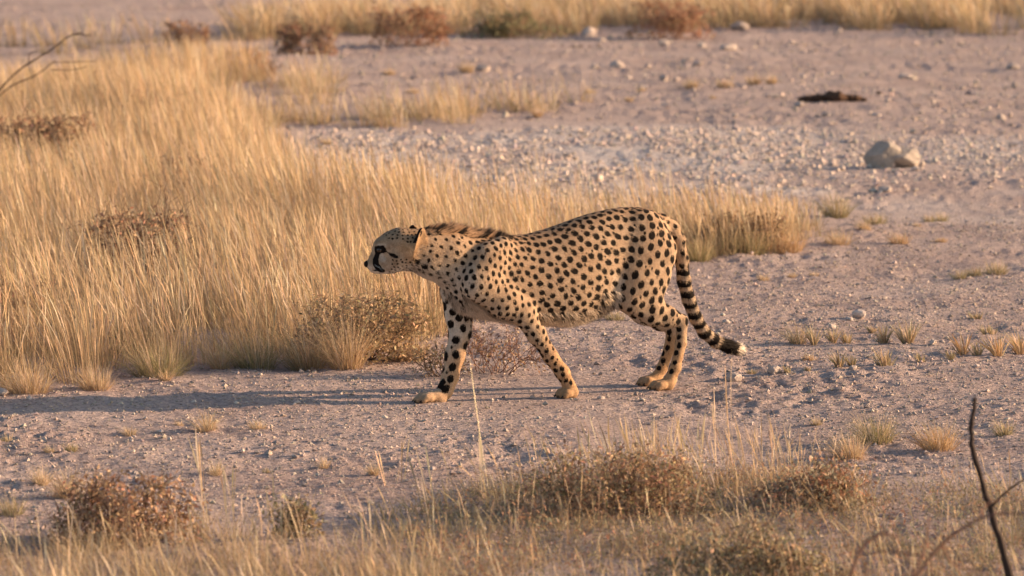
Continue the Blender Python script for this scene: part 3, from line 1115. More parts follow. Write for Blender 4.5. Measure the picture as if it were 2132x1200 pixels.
def grass_field():
    bag = Bag()
    FIELD = gpoly([(-420, 850), (0, 818), (120, 808), (240, 788), (400, 770), (480, 760), (740, 752), (870, 722), (985, 668), (1080, 635),
                   (1200, 592), (1430, 542), (1600, 530), (1690, 516), (1690, 468), (1500, 475), (1350, 492), (1000, 497), (830, 485),
                   (700, 458), (610, 410), (540, 345), (480, 296), (440, 245), (400, 215), (450, 186), (560, 165), (420, 158), (200, 188),
                   (0, 212), (-420, 235)])
    x, y = scatter(FIELD, 52, 101, 0.24, 0.7)
    bare = G(440, 722)
    k = ((x - bare[0]) / 0.13) ** 2 + ((y - bare[1]) / 0.5) ** 2 > 1
    for sx, sy, ra, rb in ((285, 600, .28, .7), (90, 385, .3, 1.0), (375, 435, .2, .8), (840, 650, .28, .6), (40, 705, .22, .5), (1010, 672, .28, .5), (740, 765, .3, .5), (150, 480, .18, .8), (620, 560, .2, .6)):
        q = G(sx, sy)
        k &= (((x - q[0]) / ra) ** 2 + ((y - q[1]) / rb) ** 2 > 1) | (rng.random(len(x)) < 0.35)
    x, y = x[k], y[k]
    hv = 0.72 + 0.5 * fbm(x / 0.9, y / 1.3, 2, 7)
    ed = np.clip((y - 24) / 16, 0, 1)
    right = smooth01(x, G(900, 600)[0], G(1300, 560)[0])
    hv = hv * (1 - 0.34 * right) * (1 - 0.16 * ed) * (1 - 0.25 * smooth01(x, G(1500, 520)[0], G(1690, 500)[0]))
    kind = fbm(x / 0.5, y / 0.8, 2, 71)
    near = y < 29
    for sel, nc, nl, sg in ((near, 16, 24, 4), (~near, 15, 14, 3)):
        pr = CULM if sg == 4 else [1.0, 0.8, 1.6]
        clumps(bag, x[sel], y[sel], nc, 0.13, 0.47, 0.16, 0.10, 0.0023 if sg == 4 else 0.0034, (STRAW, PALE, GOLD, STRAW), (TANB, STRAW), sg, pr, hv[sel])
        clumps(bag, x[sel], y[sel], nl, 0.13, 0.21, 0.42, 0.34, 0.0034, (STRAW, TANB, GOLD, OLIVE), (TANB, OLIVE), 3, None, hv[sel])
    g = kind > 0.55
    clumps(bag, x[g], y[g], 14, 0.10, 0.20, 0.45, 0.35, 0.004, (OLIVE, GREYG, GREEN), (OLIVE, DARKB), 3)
    o = bag.build('tall_grass', M_GRASS)
    tag(o, 'tall straw coloured dry grass in a dense stand behind the cheetah', 'grass', kind='stuff')
    # thin stems over the stony ground
    bag = Bag()
    POL = gpoly([(500, 330), (640, 420), (800, 470), (1000, 490), (1450, 480), (1500, 440), (1200, 425), (900, 415), (720, 380), (600, 320)])
    x, y = scatter(POL, 9, 55, 0.40, 0.5)
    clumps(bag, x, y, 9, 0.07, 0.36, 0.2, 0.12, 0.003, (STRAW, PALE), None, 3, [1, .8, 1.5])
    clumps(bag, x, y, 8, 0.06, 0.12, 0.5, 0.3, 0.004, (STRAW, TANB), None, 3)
    o = bag.build('sparse_grass', M_GRASS)
    tag(o, 'sparse thin dry stems standing over the white gravel band', 'grass', kind='stuff')
    # patches further back
    bag = Bag()
    for pol, d, h in (([(410, 262), (520, 236), (690, 205), (700, 245), (610, 292), (520, 305), (450, 300)], 26, .21),
                      ([(735, 268), (900, 268), (1060, 250), (1215, 216), (1180, 205), (1020, 225), (860, 238), (740, 238)], 25, .19),
                      ([(520, 180), (690, 165), (700, 195), (560, 205)], 20, .18)):
        x, y = scatter(gpoly(pol), d, 33, 0.38, 0.7)
        hv = 0.7 + 0.6 * rng.random(len(x))
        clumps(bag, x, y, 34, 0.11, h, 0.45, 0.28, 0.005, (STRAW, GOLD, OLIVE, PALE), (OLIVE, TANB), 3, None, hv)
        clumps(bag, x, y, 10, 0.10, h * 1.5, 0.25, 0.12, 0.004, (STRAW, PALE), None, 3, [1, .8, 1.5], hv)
    o = bag.build('grass_patch', M_GRASS)
    tag(o, 'low olive and straw grass patches between bare stony ground', 'grass', kind='stuff')
    bag = Bag()
    for pol, d in (([(925, 74), (1500, 66), (1750, 58), (1860, 74), (2350, 78), (2350, -10), (1300, -10), (960, 20)], 11),
                   ([(470, 108), (620, 86), (930, 72), (980, 20), (700, 28), (520, 66)], 10), ([(-300, 120), (200, 112), (330, 100), (300, 85), (-300, 90)], 3)):
        x, y = scatter(gpoly(pol), d, 35, 0.36, 1.2)
        hv = 0.7 + 0.6 * fbm(x / 2, y / 3, 2, 4)
        clumps(bag, x, y, 30, 0.16, 0.34, 0.25, 0.16, 0.0065, (STRAW, GOLD, PALE), (OLIVE, TANB), 3, [1, .8, 1.4], hv)
        clumps(bag, x, y, 26, 0.15, 0.17, 0.45, 0.3, 0.007, (OLIVE, TANB, GREYG), (OLIVE, DARKB), 3, None, hv)
    o = bag.build('far_grass', M_GRASS)
    tag(o, 'golden grass belt beyond the stony flat', 'grass', kind='stuff')
    # foreground
    bag = Bag()
    POL = gpoly([(930, 1030), (1150, 1000), (1300, 985), (1700, 985), (1900, 1010), (2330, 1040), (2330, 1480), (700, 1480), (760, 1130)])
    x, y = scatter(POL, 95, 91, 0.27, 0.45)
    hv = 0.6 + 0.7 * fbm(x / 0.5, y / 0.6, 2, 14)
    clumps(bag, x, y, 22, 0.11, 0.105, 0.6, 0.45, 0.0028, (GREYG, OLIVE, STRAW, TANB, GREYG), (OLIVE, TANB), 3, None, hv)
    clumps(bag, x, y, 1, 0.07, 0.22, 0.22, 0.15, 0.0020, (STRAW, PALE, GOLD), None, 4, CULM, hv)
    POL = gpoly([(1150, 985), (1330, 985), (1640, 990), (1650, 1030), (1350, 1040), (1150, 1040)])
    x, y = scatter(POL, 40, 92, 0.3, 0.4)
    clumps(bag, x, y, 14, 0.07, 0.27, 0.16, 0.08, 0.0018, (STRAW, PALE, GOLD), None, 4, CULM)
    POL = gpoly([(-260, 1150), (100, 1120), (400, 1090), (520, 1120), (720, 1180), (900, 1200), (900, 1480), (-260, 1480)])
    x, y = scatter(POL, 60, 93, 0.28, 0.5)
    hv = 0.6 + 0.7 * fbm(x / 0.5, y / 0.6, 2, 15)
    clumps(bag, x, y, 34, 0.10, 0.18, 0.5, 0.4, 0.0020, (STRAW, GOLD, PALE, TANB), (TANB, OLIVE), 3, None, hv)
    clumps(bag, x, y, 2, 0.07, 0.27, 0.2, 0.12, 0.0020, (STRAW, PALE), None, 4, CULM, hv)
    POL = gpoly([(500, 1060), (1100, 1010), (1100, 1150), (700, 1180)])
    x, y = scatter(POL, 12, 94, 0.38, 0.4)
    clumps(bag, x, y, 16, 0.07, 0.11, 0.5, 0.35, 0.0034, (GREYG, STRAW, OLIVE), (OLIVE, TANB), 3)
    # small-leaved herbs between the stems
    POL = gpoly([(880, 1060), (1150, 1000), (1700, 1000), (1900, 1030), (2330, 1050), (2330, 1420), (800, 1420)])
    x, y = scatter(POL, 70, 95, 0.33, 0.4)
    k, per = len(x), 46
    q = np.repeat(np.stack([x, y], 1), per, 0) + rng.normal(0, 0.05, (k * per, 2))
    z = H(q[:, 0], q[:, 1]) + np.repeat(rng.uniform(.03, .12, k), per) * rng.random(k * per) ** 0.7
    B = np.column_stack([q, z])
    D = rng.normal(0, 1, (k * per, 3)) * [1, 1, .6]
    D /= np.linalg.norm(D, axis=1)[:, None]
    c = np.repeat(pick((GREYG, OLIVE, TANB, REDB), k, 0.1), per, 0) * rng.uniform(.75, 1.25, (k * per, 1))
    blades(bag, B, D, rng.uniform(.010, .022, k * per), D * 0, np.full(k * per, .007), c, c, 2, [.6, 1.0])
    o = bag.build('foreground_grass', M_GRASS)
    tag(o, 'low mixed olive and straw grass nearest to the viewer', 'grass', kind='stuff')


grass_field()

# ------------------------------------------------------------------ single tufts
PALS = {'straw': ((STRAW, GOLD, PALE), (TANB, STRAW)), 'green': ((OLIVE, (0.38, 0.33, 0.16), GREEN, STRAW), (GREEN, OLIVE)),
        'grey': ((GREYG, OLIVE, STRAW), (OLIVE, TANB)), 'rust': ((GOLD, (0.50, 0.27, 0.11), STRAW), (TANB, GOLD))}


def tuft(name, px, py, hpx, wpx, pal, label, group=None, dens=1.0, upright=False, cat='grass tuft'):
    g = G(px, py)
    s = pxm(py)
    h, rad = hpx / s, 0.5 * wpx / s
    bag = Bag()
    n = int(((70 + 1900 * rad) if hpx > 55 else (60 + 1200 * rad)) * dens)
    tips, bs = PALS['grey' if upright and pal == 'straw' else pal]
    core = rad * (0.4 if upright else 0.5)
    wd = max(0.0022, 0.95 / s) * (2.0 if upright else 1.0)
    clumps(bag, np.array([g[0]]), np.array([g[1]]), n, core, h, 0.50 if upright else 0.75, 0.16 if upright else 0.30, wd, tips, bs, 3,
           [1, 1.2, 1.0] if upright else None)
    clumps(bag, np.array([g[0]]), np.array([g[1]]), n // 3, core, h * 1.15, 0.25, 0.12, wd * 0.8, (STRAW, PALE), None, 3)
    org = np.array([g[0], g[1], float(H(g[0], g[1]))])
    o = bag.build(name, M_GRASS, origin=org)
    o.location = org
    return tag(o, label, cat, group)


T1 = 'small dry grass tuft alone on the open pale soil'
G1 = 'small grass tufts scattered over the bare ground'
T2 = 'sparse upright seedling with thin yellowish stems on the bare soil'
G2 = 'sparse upright seedlings on the bare soil'
T3 = 'rounded straw tuft on the far stony flat'
G3 = 'straw tufts on the far stony flat'
TUFTS = [
    (1742, 444, 62, 85, 'green', 'tall yellow-green grass tussock at the end of the dry grass band', None),
    (1822, 462, 30, 75, 'green', 'low spreading green tuft beside the tall yellow-green tussock', None),
    (1800, 482, 26, 45, 'straw', 'small straw tuft just in front of the low spreading green tuft', None),
    (1935, 456, 20, 24, 'green', 'smaller of two neighbouring green tufts on the pale track', None),
    (1960, 452, 26, 40, 'green', 'larger of two neighbouring green tufts on the pale track', None),
    (1874, 512, 34, 62, 'rust', 'squat orange-straw tuft in front of the grass band', None),
    (1958, 508, 14, 44, 'rust', 'flat orange-straw tuft on the soil beside the squat one', None),
    (1910, 466, 12, 20, 'straw', T1, G1), (1650, 580, 14, 26, 'straw', T1, G1), (1695, 578, 12, 30, 'straw', T1, G1),
    (1590, 584, 20, 32, 'straw', T1, G1),
    (2074, 568, 34, 80, 'green', 'wide feathery green-straw tuft, biggest of three in a row', None),
    (2030, 572, 26, 50, 'green', 'middle-sized green-straw tuft beside the wide feathery one', None),
    (2000, 578, 26, 40, 'green', 'end tuft of three green-straw tufts in a row', None),
    (1280, 670, 34, 62, 'green', 'fine green-straw tuft on bare soil under the cheetah belly', None),
    (1662, 720, 52, 55, 'grey', 'grey-green leafy seedling on the soil beyond the tail tip', None),
    (1686, 758, 18, 52, 'rust', 'flat golden tuft on bare soil behind the two pale stones', None),
    (1695, 722, 52, 18, 'straw', T2, G2), (1735, 716, 40, 20, 'straw', T2, G2), (1764, 718, 36, 28, 'straw', T2, G2),
    (1838, 722, 46, 40, 'straw', T2, G2), (1890, 722, 56, 48, 'straw', T2, G2), (1815, 700, 24, 16, 'straw', T2, G2),
    (1745, 778, 42, 34, 'grey', T2, G2), (1774, 776, 32, 18, 'straw', T2, G2), (1842, 772, 42, 64, 'grey', T2, G2),
    (1918, 764, 28, 22, 'straw', T2, G2), (1980, 760, 26, 20, 'straw', T2, G2), (2005, 745, 55, 34, 'rust', T2, G2),
    (2035, 748, 36, 34, 'grey', T2, G2), (2078, 748, 54, 40, 'rust', T2, G2), (2124, 742, 56, 32, 'rust', T2, G2),
    (2060, 705, 26, 50, 'straw', T2, G2), (2030, 662, 20, 60, 'grey', T2, G2), (1565, 785, 18, 26, 'grey', T2, G2), (1640, 788, 20, 18, 'grey', T2, G2),
    (1682, 782, 16, 8, 'straw', T2, G2),
    (1822, 928, 75, 120, 'green', 'bushy olive-straw tuft behind the brown foreground shrub', None),
    (1770, 958, 62, 110, 'straw', 'straw tuft touching the bushy olive-straw one', None),
    (1952, 942, 72, 110, 'rust', 'dense golden tuft with a pale root skirt beside the dark stick', None),
    (2092, 918, 45, 50, 'green', 'small dark green tuft on soil beyond the dark stick', None),
    (1700, 885, 24, 26, 'grey', T1, G1),
    (430, 900, 52, 62, 'straw', 'fuzzy straw tuft standing alone in front of the tall grass', None),
    (536, 895, 24, 55, 'straw', 'low thin straw tuft next to the fuzzy one', None),
    (270, 905, 26, 40, 'straw', T1, G1), (105, 948, 22, 30, 'straw', T1, G1), (150, 944, 26, 36, 'green', T1, G1), (14, 928, 24, 40, 'green', T1, G1),
    (555, 982, 14, 24, 'green', T1, G1), (375, 888, 18, 24, 'straw', T1, G1),
    (85, 1010, 48, 50, 'straw', T1, G1), (140, 1035, 70, 70, 'straw', 'upright straw tuft behind the red-brown foreground shrub', None),
    (450, 990, 40, 30, 'straw', T1, G1), (675, 975, 34, 14, 'straw', T1, G1), (780, 990, 34, 26, 'straw', T1, G1),
    (25, 1070, 50, 80, 'green', 'small green tuft at the edge of the foreground grass', None),
    (330, 788, 95, 170, 'green', 'arching dark green grass tussock at the front of the tall grass', None),
    (200, 814, 62, 110, 'straw', 'squat bright straw tussock in front of the arching green tussock', None),
    (60, 822, 85, 150, 'straw', 'wide dull straw tussock at the foot of the tall grass', None),
    (530, 772, 85, 160, 'green', 'dark green tussock against the tan leafy bush', None),
    (345, 800, 34, 30, 'straw', T1, G1), (460, 775, 70, 60, 'straw', 'loose straw tussock beside the small bare gap in the grass', None),
    (722, 774, 140, 120, 'straw', 'fan of long straw stems growing out of the tan leafy bush', None),
    (640, 772, 100, 130, 'grey', 'grey-olive tussock pressed against the tan leafy bush', None),
    (850, 758, 70, 110, 'straw', 'straw tussock at the cheetah end of the tan leafy bush', None),
    (1440, 188, 26, 42, 'straw', T3, G3), (1510, 187, 24, 50, 'straw', T3, G3), (1570, 176, 28, 40, 'straw', T3, G3), (1607, 177, 26, 32, 'straw', T3, G3),
    (860, 192, 15, 40, 'straw', T3, G3), (972, 148, 26, 44, 'straw', T3, G3), (1230, 196, 16, 26, 'straw', T3, G3), (1310, 212, 12, 28, 'straw', T3, G3),
    (812, 155, 20, 30, 'straw', T3, G3), (1120, 245, 34, 22, 'straw', T3, G3), (1335, 192, 12, 30, 'straw', T3, G3), (680, 302, 18, 34, 'straw', T3, G3),
    (1485, 210, 10, 16, 'straw', T3, G3), (550, 320, 34, 60, 'green', 'green-straw tuft on the white stones at the grass edge', None),
    (560, 296, 26, 50, 'green', T3, G3),
    (1560, 532, 60, 120, 'green', 'olive tussock in the grass band behind the cheetah tail', None),
    (1450, 545, 66, 110, 'green', 'dark green tussock directly behind the cheetah tail', None),
    (1640, 528, 56, 110, 'rust', 'golden tussock in the grass band beyond the tail', None),
    (1745, 515, 40, 80, 'straw', 'low straw tussock where the grass band thins out', None),
]
LANDMARKS = [((1860, 350), 'two boulders'), ((1735, 215), 'long dung heap'), ((1590, 176), 'row of four straw tufts'), ((1395, 80), 'wide pinkish shrub'),
             ((850, 100), 'rounded pinkish-brown shrub'), ((1742, 444), 'tall yellow-green tussock'), ((2050, 570), 'three feathery tufts in a row'),
             ((1530, 725), 'cheetah tail tip'), ((1180, 825), 'near forefoot of the cheetah'), ((430, 900), 'fuzzy straw tuft'), ((2040, 930), 'dark stick'),
             ((270, 1125), 'red-brown foreground shrub'), ((960, 255), 'far olive grass patch'), ((600, 410), 'edge of the tall grass'), ((1240, 480), 'grass behind the cheetah'),
             ((1006, 146), 'rounded pale far stone'), ((1540, 66), 'leaning white stone'), ((1690, 520), 'end of the grass band'), ((2000, 75), 'far golden grass belt'),
             ((1612, 788), 'pair of pale stones'), ((1285, 1070), 'broad brown foreground shrub'), ((330, 790), 'arching green tussock'), ((1840, 740), 'middle of the seedling rows')]
_lm = np.array([G(*p)[:2] for p, _ in LANDMARKS])


def landmark(px, py):
    d = _lm - G(px, py)[:2]
    return LANDMARKS[int(np.argmin((d[:, 0] * 1.5) ** 2 + (d[:, 1] * 0.6) ** 2))][1]


def near_label(lb, px, py, hpx, wpx):
    if lb == T1:
        return ('tiny' if wpx < 28 else 'small') + ' dry grass tuft on open soil near the ' + landmark(px, py)
    if lb == T2:
        return ('taller' if hpx > 45 else 'short' if hpx < 25 else 'thin') + ' upright seedling on bare soil near the ' + landmark(px, py)
    if lb == T3:
        return ('small low' if hpx < 20 else 'rounded') + ' straw tuft on the far flat near the ' + landmark(px, py)
    return lb


def stone_label(what, px, py, wpx, hpx):
    size = 'large' if wpx > 17 else 'middling' if wpx > 11.5 else 'small'
    form = 'flat' if hpx / wpx < 0.56 else 'blocky' if hpx / wpx > 0.68 else 'rounded'
    return f'{size} {form} stone on the {what} near the {landmark(px, py)}'


for t in TUFTS:
    t = (*t[:5], near_label(t[5], t[0], t[1], t[2], t[3]), t[6]) if t[6] in (G1, G2, G3) else t
    sd = t[6] == G2
    tuft('seedling' if sd else 'grass_tuft', *t[:6], group=t[6], dens=0.34 if sd else 1.0, upright=sd, cat='seedling' if sd else 'grass tuft')

# tall lone culms in front of the animal
def lone_stems():
    bag = Bag()
    for px, py, tx, ty in ((1035, 1080, 985, 700), (1030, 1060, 1008, 850), (890, 1060, 858, 900), (905, 1120, 870, 960), (1490, 960, 1478, 800), (1525, 985, 1500, 730),
                           (1660, 1000, 1640, 880), (1310, 990, 1290, 850), (1255, 985, 1205, 830), (420, 1020, 412, 900), (425, 1080, 405, 860), (470, 1060, 462, 960),
                           (800, 1010, 780, 920), (840, 1000, 848, 900), (1220, 980, 1218, 880), (1590, 1000, 1605, 860), (1395, 985, 1408, 840), (1450, 985, 1460, 850), (1280, 1000, 1262, 830)):
        g = G(px, py)
        s = pxm(py)
        h = (py - ty) / s
        n = 3
        B = np.tile(g, (n, 1)) + rng.normal(0, 0.012, (n, 3)) * [1, 1, 0]
        B[:, 2] = H(B[:, 0], B[:, 1]) - .005
        D = np.tile([(tx - px) / (py - ty), 0, 1.0], (n, 1)) + rng.normal(0, 0.03, (n, 3))
        c = pick((STRAW, PALE), n)
        blades(bag, B, D, h * rng.uniform(.8, 1.05, n), rng.normal(0, .05, (n, 3)), np.full(n, .0034), c, c, 4, [1, .8, .8, 2.0])
    o = bag.build('grass_stems', M_GRASS)
    tag(o, 'thin pale grass stems rising singly in front of the cheetah', 'grass', kind='stuff')


lone_stems()

# ------------------------------------------------------------------ shrubs and dead wood
def tube(pts, radii, sides=4):
    pts = np.asarray(pts, float)
    n = len(pts)
    V, T = [], []
    for i in range(n):
        d = pts[min(i + 1, n - 1)] - pts[max(i - 1, 0)]
        d /= np.linalg.norm(d) + 1e-9
        a = np.cross(d, [0.3, 1, 0.2])
        a /= np.linalg.norm(a) + 1e-9
        b = np.cross(d, a)
        for k in range(sides):
            th = 2 * math.pi * k / sides
            V.append(pts[i] + (a * math.cos(th) + b * math.sin(th)) * radii[i])
    for i in range(n - 1):
        for k in range(sides):
            p, q = i * sides + k, i * sides + (k + 1) % sides
            T += [(p, q, q + sides), (p, q + sides, p + sides)]
    for k in range(1, sides - 1):
        T.append((0, k + 1, k))
        e = (n - 1) * sides
        T.append((e, e + k, e + k + 1))
    return np.array(V), np.array(T)


def grow(bag, p, d, ln, r, depth, tips, up=0.25):
    pts, rad = [p], [r]
    k = 4
    for i in range(k):
        d = d + rng.normal(0, 0.28, 3) + np.array([0, 0, up * 0.3])
        d /= np.linalg.norm(d)
        p = p + d * ln / k
        pts.append(p)
        rad.append(r * (1 - 0.16 * (i + 1)))
        if depth > 0 and i >= 1:
            for _ in range(1 + (rng.random() < 0.5)):
                nd = d + rng.normal(0, 0.7, 3) + np.array([0, 0, 0.15])
                nd /= np.linalg.norm(nd)
                grow(bag, p, nd, ln * rng.uniform(0.45, 0.7), r * 0.6, depth - 1, tips, up)
        tips.append(p)
    V, T = tube(pts, rad, 3)
    bag.add(V, T, np.array([1.0, 1, 1]))


def shrub(name, px, py, hpx, wpx, pal, label, leaves=900, leaf=0.012, stems=9, depth=2, wood=None, group=None, fill=0.35, wide=0.55, single=False):
    g = G(px, py)
    s = pxm(py)
    h, rad = hpx / s, 0.5 * wpx / s
    org = np.array([g[0], g[1], float(H(g[0], g[1]))])
    root = empty(name, org)
    tag(root, label, 'shrub', group)
    bag, tips = Bag(), []
    for i in range(stems):
        a = rng.random() * 2 * math.pi
        o = np.array([math.cos(a), math.sin(a) * wide, 0]) * rad
        p = o * rng.uniform(0, 0.45)
        p[2] = float(H(org[0] + p[0], org[1] + p[1])) - org[2] - 0.01
        d = o / rad * rng.uniform(0.3, 1.3) * (rad / h) * 0.8 + np.array([0, 0, 1.0])
        d /= np.linalg.norm(d)
        grow(bag, p, d, h * rng.uniform(0.7, 1.05), max(0.0028, 0.010 * h), depth, tips)
        if single:
            bag.build('stem', wood or M_WOOD, root)
            bag = Bag()
    if not single:
        tag(bag.build('twigs', wood or M_WOOD, root), kind='stuff')
    if leaves:
        tips = np.array(tips)
        tips[:, :2] *= np.minimum(1, rad / (np.linalg.norm(tips[:, :2] / [1, wide], axis=1) + 1e-6))[:, None]
        tips[:, 2] = np.minimum(tips[:, 2], h * 1.05)
        n = leaves
        nf = int(n * fill)
        c = tips[rng.integers(0, len(tips), n)] + rng.normal(0, 0.022, (n, 3))
        # the rest fills the crown so that it reads as one uneven mass
        a, q = rng.random(nf) * 2 * np.pi, np.sqrt(rng.random(nf)) * rad
        hx, hy = np.cos(a) * q, np.sin(a) * q * wide
        lump = 0.45 + 0.75 * fbm((hx + org[0]) / (0.3 * rad + .03), (hy + org[1]) / (0.3 * rad + .03), 2, int(px))
        top = h * lump * np.sqrt(np.clip(1 - (q / rad) ** 2, 0.04, 1))
        c[:nf] = np.stack([hx, hy, top * rng.random(nf) ** 0.6], 1)
        c[:, 2] = np.maximum(c[:, 2], 0.004)
        e1 = rng.normal(0, 1, (n, 3))
        e1 /= np.linalg.norm(e1, axis=1)[:, None]
        e2 = np.cross(e1, rng.normal(0, 1, (n, 3)))
        e2 /= np.linalg.norm(e2, axis=1)[:, None]
        sz = leaf * rng.uniform(0.5, 1.3, n)[:, None]
        V = np.stack([c - e1 * sz, c + e2 * sz * .45, c + e1 * sz, c - e2 * sz * .45], 1).reshape(-1, 3)
        T = (np.array([[0, 1, 2], [0, 2, 3]])[None] + (np.arange(n) * 4)[:, None, None]).reshape(-1, 3)
        o = mesh_obj('leaves', V, T, M_LEAF, root, colr=np.repeat(pick(pal, n, 0.25), 4, 0))
        tag(o, kind='stuff')
    return root


TANL = (0.54, 0.39, 0.25)
shrub('leafy_bush', 740, 760, 118, 290, (TANL, TANB, (0.48, 0.34, 0.20), OLIVE), 'dense tan leafy bush spilling out of the grass before the cheetah', 4200, 0.011, 26, 2)
shrub('reddish_shrub', 1010, 668, 95, 250, (REDB, (0.36, 0.17, 0.09), TANB), 'red-brown shrub half hidden behind the cheetah chest', 2600, 0.012, 14)
shrub('reddish_shrub', 840, 640, 110, 240, (REDB, TANB, DARKB), 'red-brown shrub in the grass below the cheetah chin', 2200, 0.012, 12)
shrub('reddish_shrub', 285, 600, 140, 210, (REDB, DARKB, TANB), 'dark reddish shrub buried deep in the tall grass', 2400, 0.014, 14)
shrub('brown_shrub', 90, 380, 125, 200, (DARKB, REDB, TANB), 'dark brown shrub buried in the far part of the tall grass', 2000, 0.016, 12)
shrub('brown_shrub', 375, 430, 90, 120, (DARKB, TANB, REDB), 'small dark shrub showing through the middle of the tall grass', 900, 0.015, 9)
shrub('reddish_shrub', 40, 700, 90, 150, (REDB, TANB), 'sparse red-leaved shrub in the tall grass near the wide dull tussock', 700, 0.012, 10)
shrub('brown_shrub', 1530, 525, 62, 260, (TANB, DARKB, (0.34, 0.24, 0.14)), 'low brown shrub inside the grass band behind the tail', 2600, 0.012, 16)
shrub('reddish_shrub', 850, 100, 70, 170, (REDB, (0.38, 0.19, 0.11), TANB), 'rounded pinkish-brown shrub on the far edge of the stony flat', 1800, 0.02, 10)
shrub('reddish_shrub', 640, 116, 56, 130, (REDB, DARKB, TANB), 'dark reddish shrub beside the rounded pinkish-brown one', 1500, 0.02, 9)
shrub('reddish_shrub', 520, 160, 46, 110, (REDB, DARKB), 'low red-brown shrub at the back edge of the tall grass', 1000, 0.018, 8)
shrub('reddish_shrub', 385, 104, 50, 90, (REDB, TANB), 'small reddish shrub rising behind the tall grass', 800, 0.02, 8)
shrub('reddish_shrub', 1395, 80, 66, 190, (REDB, (0.38, 0.19, 0.12), TANB), 'wide pinkish shrub in front of the golden grass belt', 2000, 0.02, 10)
shrub('olive_shrub', 1080, 76, 46, 250, (OLIVE, DARKB, GREEN), 'low dark olive shrub at the foot of the golden grass belt', 2200, 0.02, 12)
shrub('brown_shrub', 270, 1125, 120, 340, (REDB, TANB, DARKB, TANL), 'red-brown shrub with dry seed heads in the foreground grass', 3600, 0.011, 20)
shrub('brown_shrub', 1285, 1070, 120, 480, (TANB, TANL, REDB, OLIVE), 'broad brown dry-leaved shrub in the foreground grass', 5200, 0.010, 26)
shrub('brown_shrub', 1690, 1060, 75, 280, (TANB, REDB, GREYG), 'smaller brown shrub next to the broad one in the foreground', 2400, 0.010, 16)
shrub('grey_shrub', 1560, 1210, 95, 460, (GREYG, TANB, OLIVE), 'grey-green dry shrub among the foreground grass', 3200, 0.010, 20)
shrub('grey_shrub', 620, 1110, 70, 110, (GREYG, TANB, OLIVE), 'little grey-brown shrub on soil beside the foreground straw', 900, 0.010, 8)
shrub('bare_bush', 1030, 782, 92, 210, ((0.34, 0.20, 0.12), TANB), 'low bare twiggy bush with red stems on the soil behind the forelegs', 420, 0.009, 15, 2, plain_material('reddish twigs', (0.17, 0.085, 0.06), 0.8), None, 0.35, 0.6, True)
shrub('leafy_bush', 925, 790, 62, 110, (GREYG, (0.36, 0.24, 0.15), TANB), 'small grey-leaved bush by the foot of the far foreleg', 320, 0.010, 10, 2, None, None, 0.4)


def pix_at(px, py, dist):
    d = ray(px, py)
    return EYE + d * (dist / d[1])


def branch_thing(name, dist, paths, mat, label, cat, root_px):
    """dead wood standing at a known distance; every limb is a part"""
    org = pix_at(*root_px, dist)
    org[2] = float(H(org[0], org[1]))
    root = empty(name, org)
    tag(root, label, cat)
    for k, (pts, r0, r1, sway) in enumerate(paths):
        w = []
        for i, q in enumerate(pts):
            p = pix_at(*q, dist) + np.array([0, sway * i, 0])
            w.append(p)
        w = np.array(w)
        # smooth and roughen the line
        tt = np.linspace(0, len(w) - 1, 5 * len(w))
        c = np.stack([spline(tt, np.arange(len(w)), w[:, j]) for j in range(3)], 1)
        c += rng.normal(0, r0 * 0.10, c.shape)
        V, T = tube(c - org, np.linspace(r0, r1, len(c)) * rng.uniform(.85, 1.2, len(c)), 6)
        mesh_obj('limb' if k == 0 else 'twig', V, T, mat, root, smooth=True)
    return root


branch_thing('dead_stick', 14.7, [([(2150, 1345), (2112, 1230), (2088, 1150), (2062, 1060), (2046, 1005), (2028, 945), (2022, 890), (2031, 828)], .0130, .0060, 0.0),
                                  ([(2062, 1060), (2085, 1030), (2120, 1000), (2150, 985)], .004, .002, -.02)], M_DARKWOOD,
             'bare dark stick standing up out of the foreground grass', 'stick', (2150, 1330))
branch_thing('dead_shrub', 12.8, [([(1820, 1480), (1790, 1330), (1770, 1220), (1790, 1150), (1830, 1112), (1872, 1120)], .006, .003, 0.0),
                                  ([(1790, 1330), (1880, 1240), (1925, 1160), (1940, 1090)], .004, .002, .03),
                                  ([(1880, 1240), (1960, 1130), (2040, 1075), (2110, 1062), (2170, 1075)], .0045, .002, -.02),
                                  ([(1925, 1160), (1850, 1150), (1800, 1160)], .003, .002, .02),
                                  ([(2040, 1075), (2060, 1050), (2100, 1045)], .003, .0015, .02),
                                  ([(1960, 1130), (1990, 1180), (2060, 1200)], .003, .0015, .02)],
             plain_material('blurred reddish wood', (0.20, 0.11, 0.08), 0.85),
             'bare reddish twiggy shrub with arched twigs beside the dark stick', 'shrub', (1820, 1490))
branch_thing('dead_branch', 33.0, [([(-110, 330), (-40, 235), (30, 155), (100, 108), (148, 74), (190, 74)], .0075, .003, 0.0),
                                   ([(-40, 235), (20, 182), (70, 160), (110, 130)], .006, .003, .05),
                                   ([(110, 130), (150, 130), (200, 128)], .003, .002, .02),
                                   ([(105, 146), (150, 146), (180, 140)], .003, .002, .02),
                                   ([(60, 130), (62, 112), (80, 105)], .003, .002, -.02),
                                   ([(148, 74), (170, 70), (185, 90)], .003, .002, .02)], M_WOOD,
             'thin bare branch arching out of the tall grass', 'branch', (-110, 330))

# ------------------------------------------------------------------ stones
def icosphere(sub):
    import bmesh
    bm = bmesh.new()
    bmesh.ops.create_icosphere(bm, subdivisions=sub, radius=1.0)
    V = np.array([v.co[:] for v in bm.verts])
    T = np.array([[v.index for v in f.verts] for f in bm.faces])
    bm.free()
    return V, T


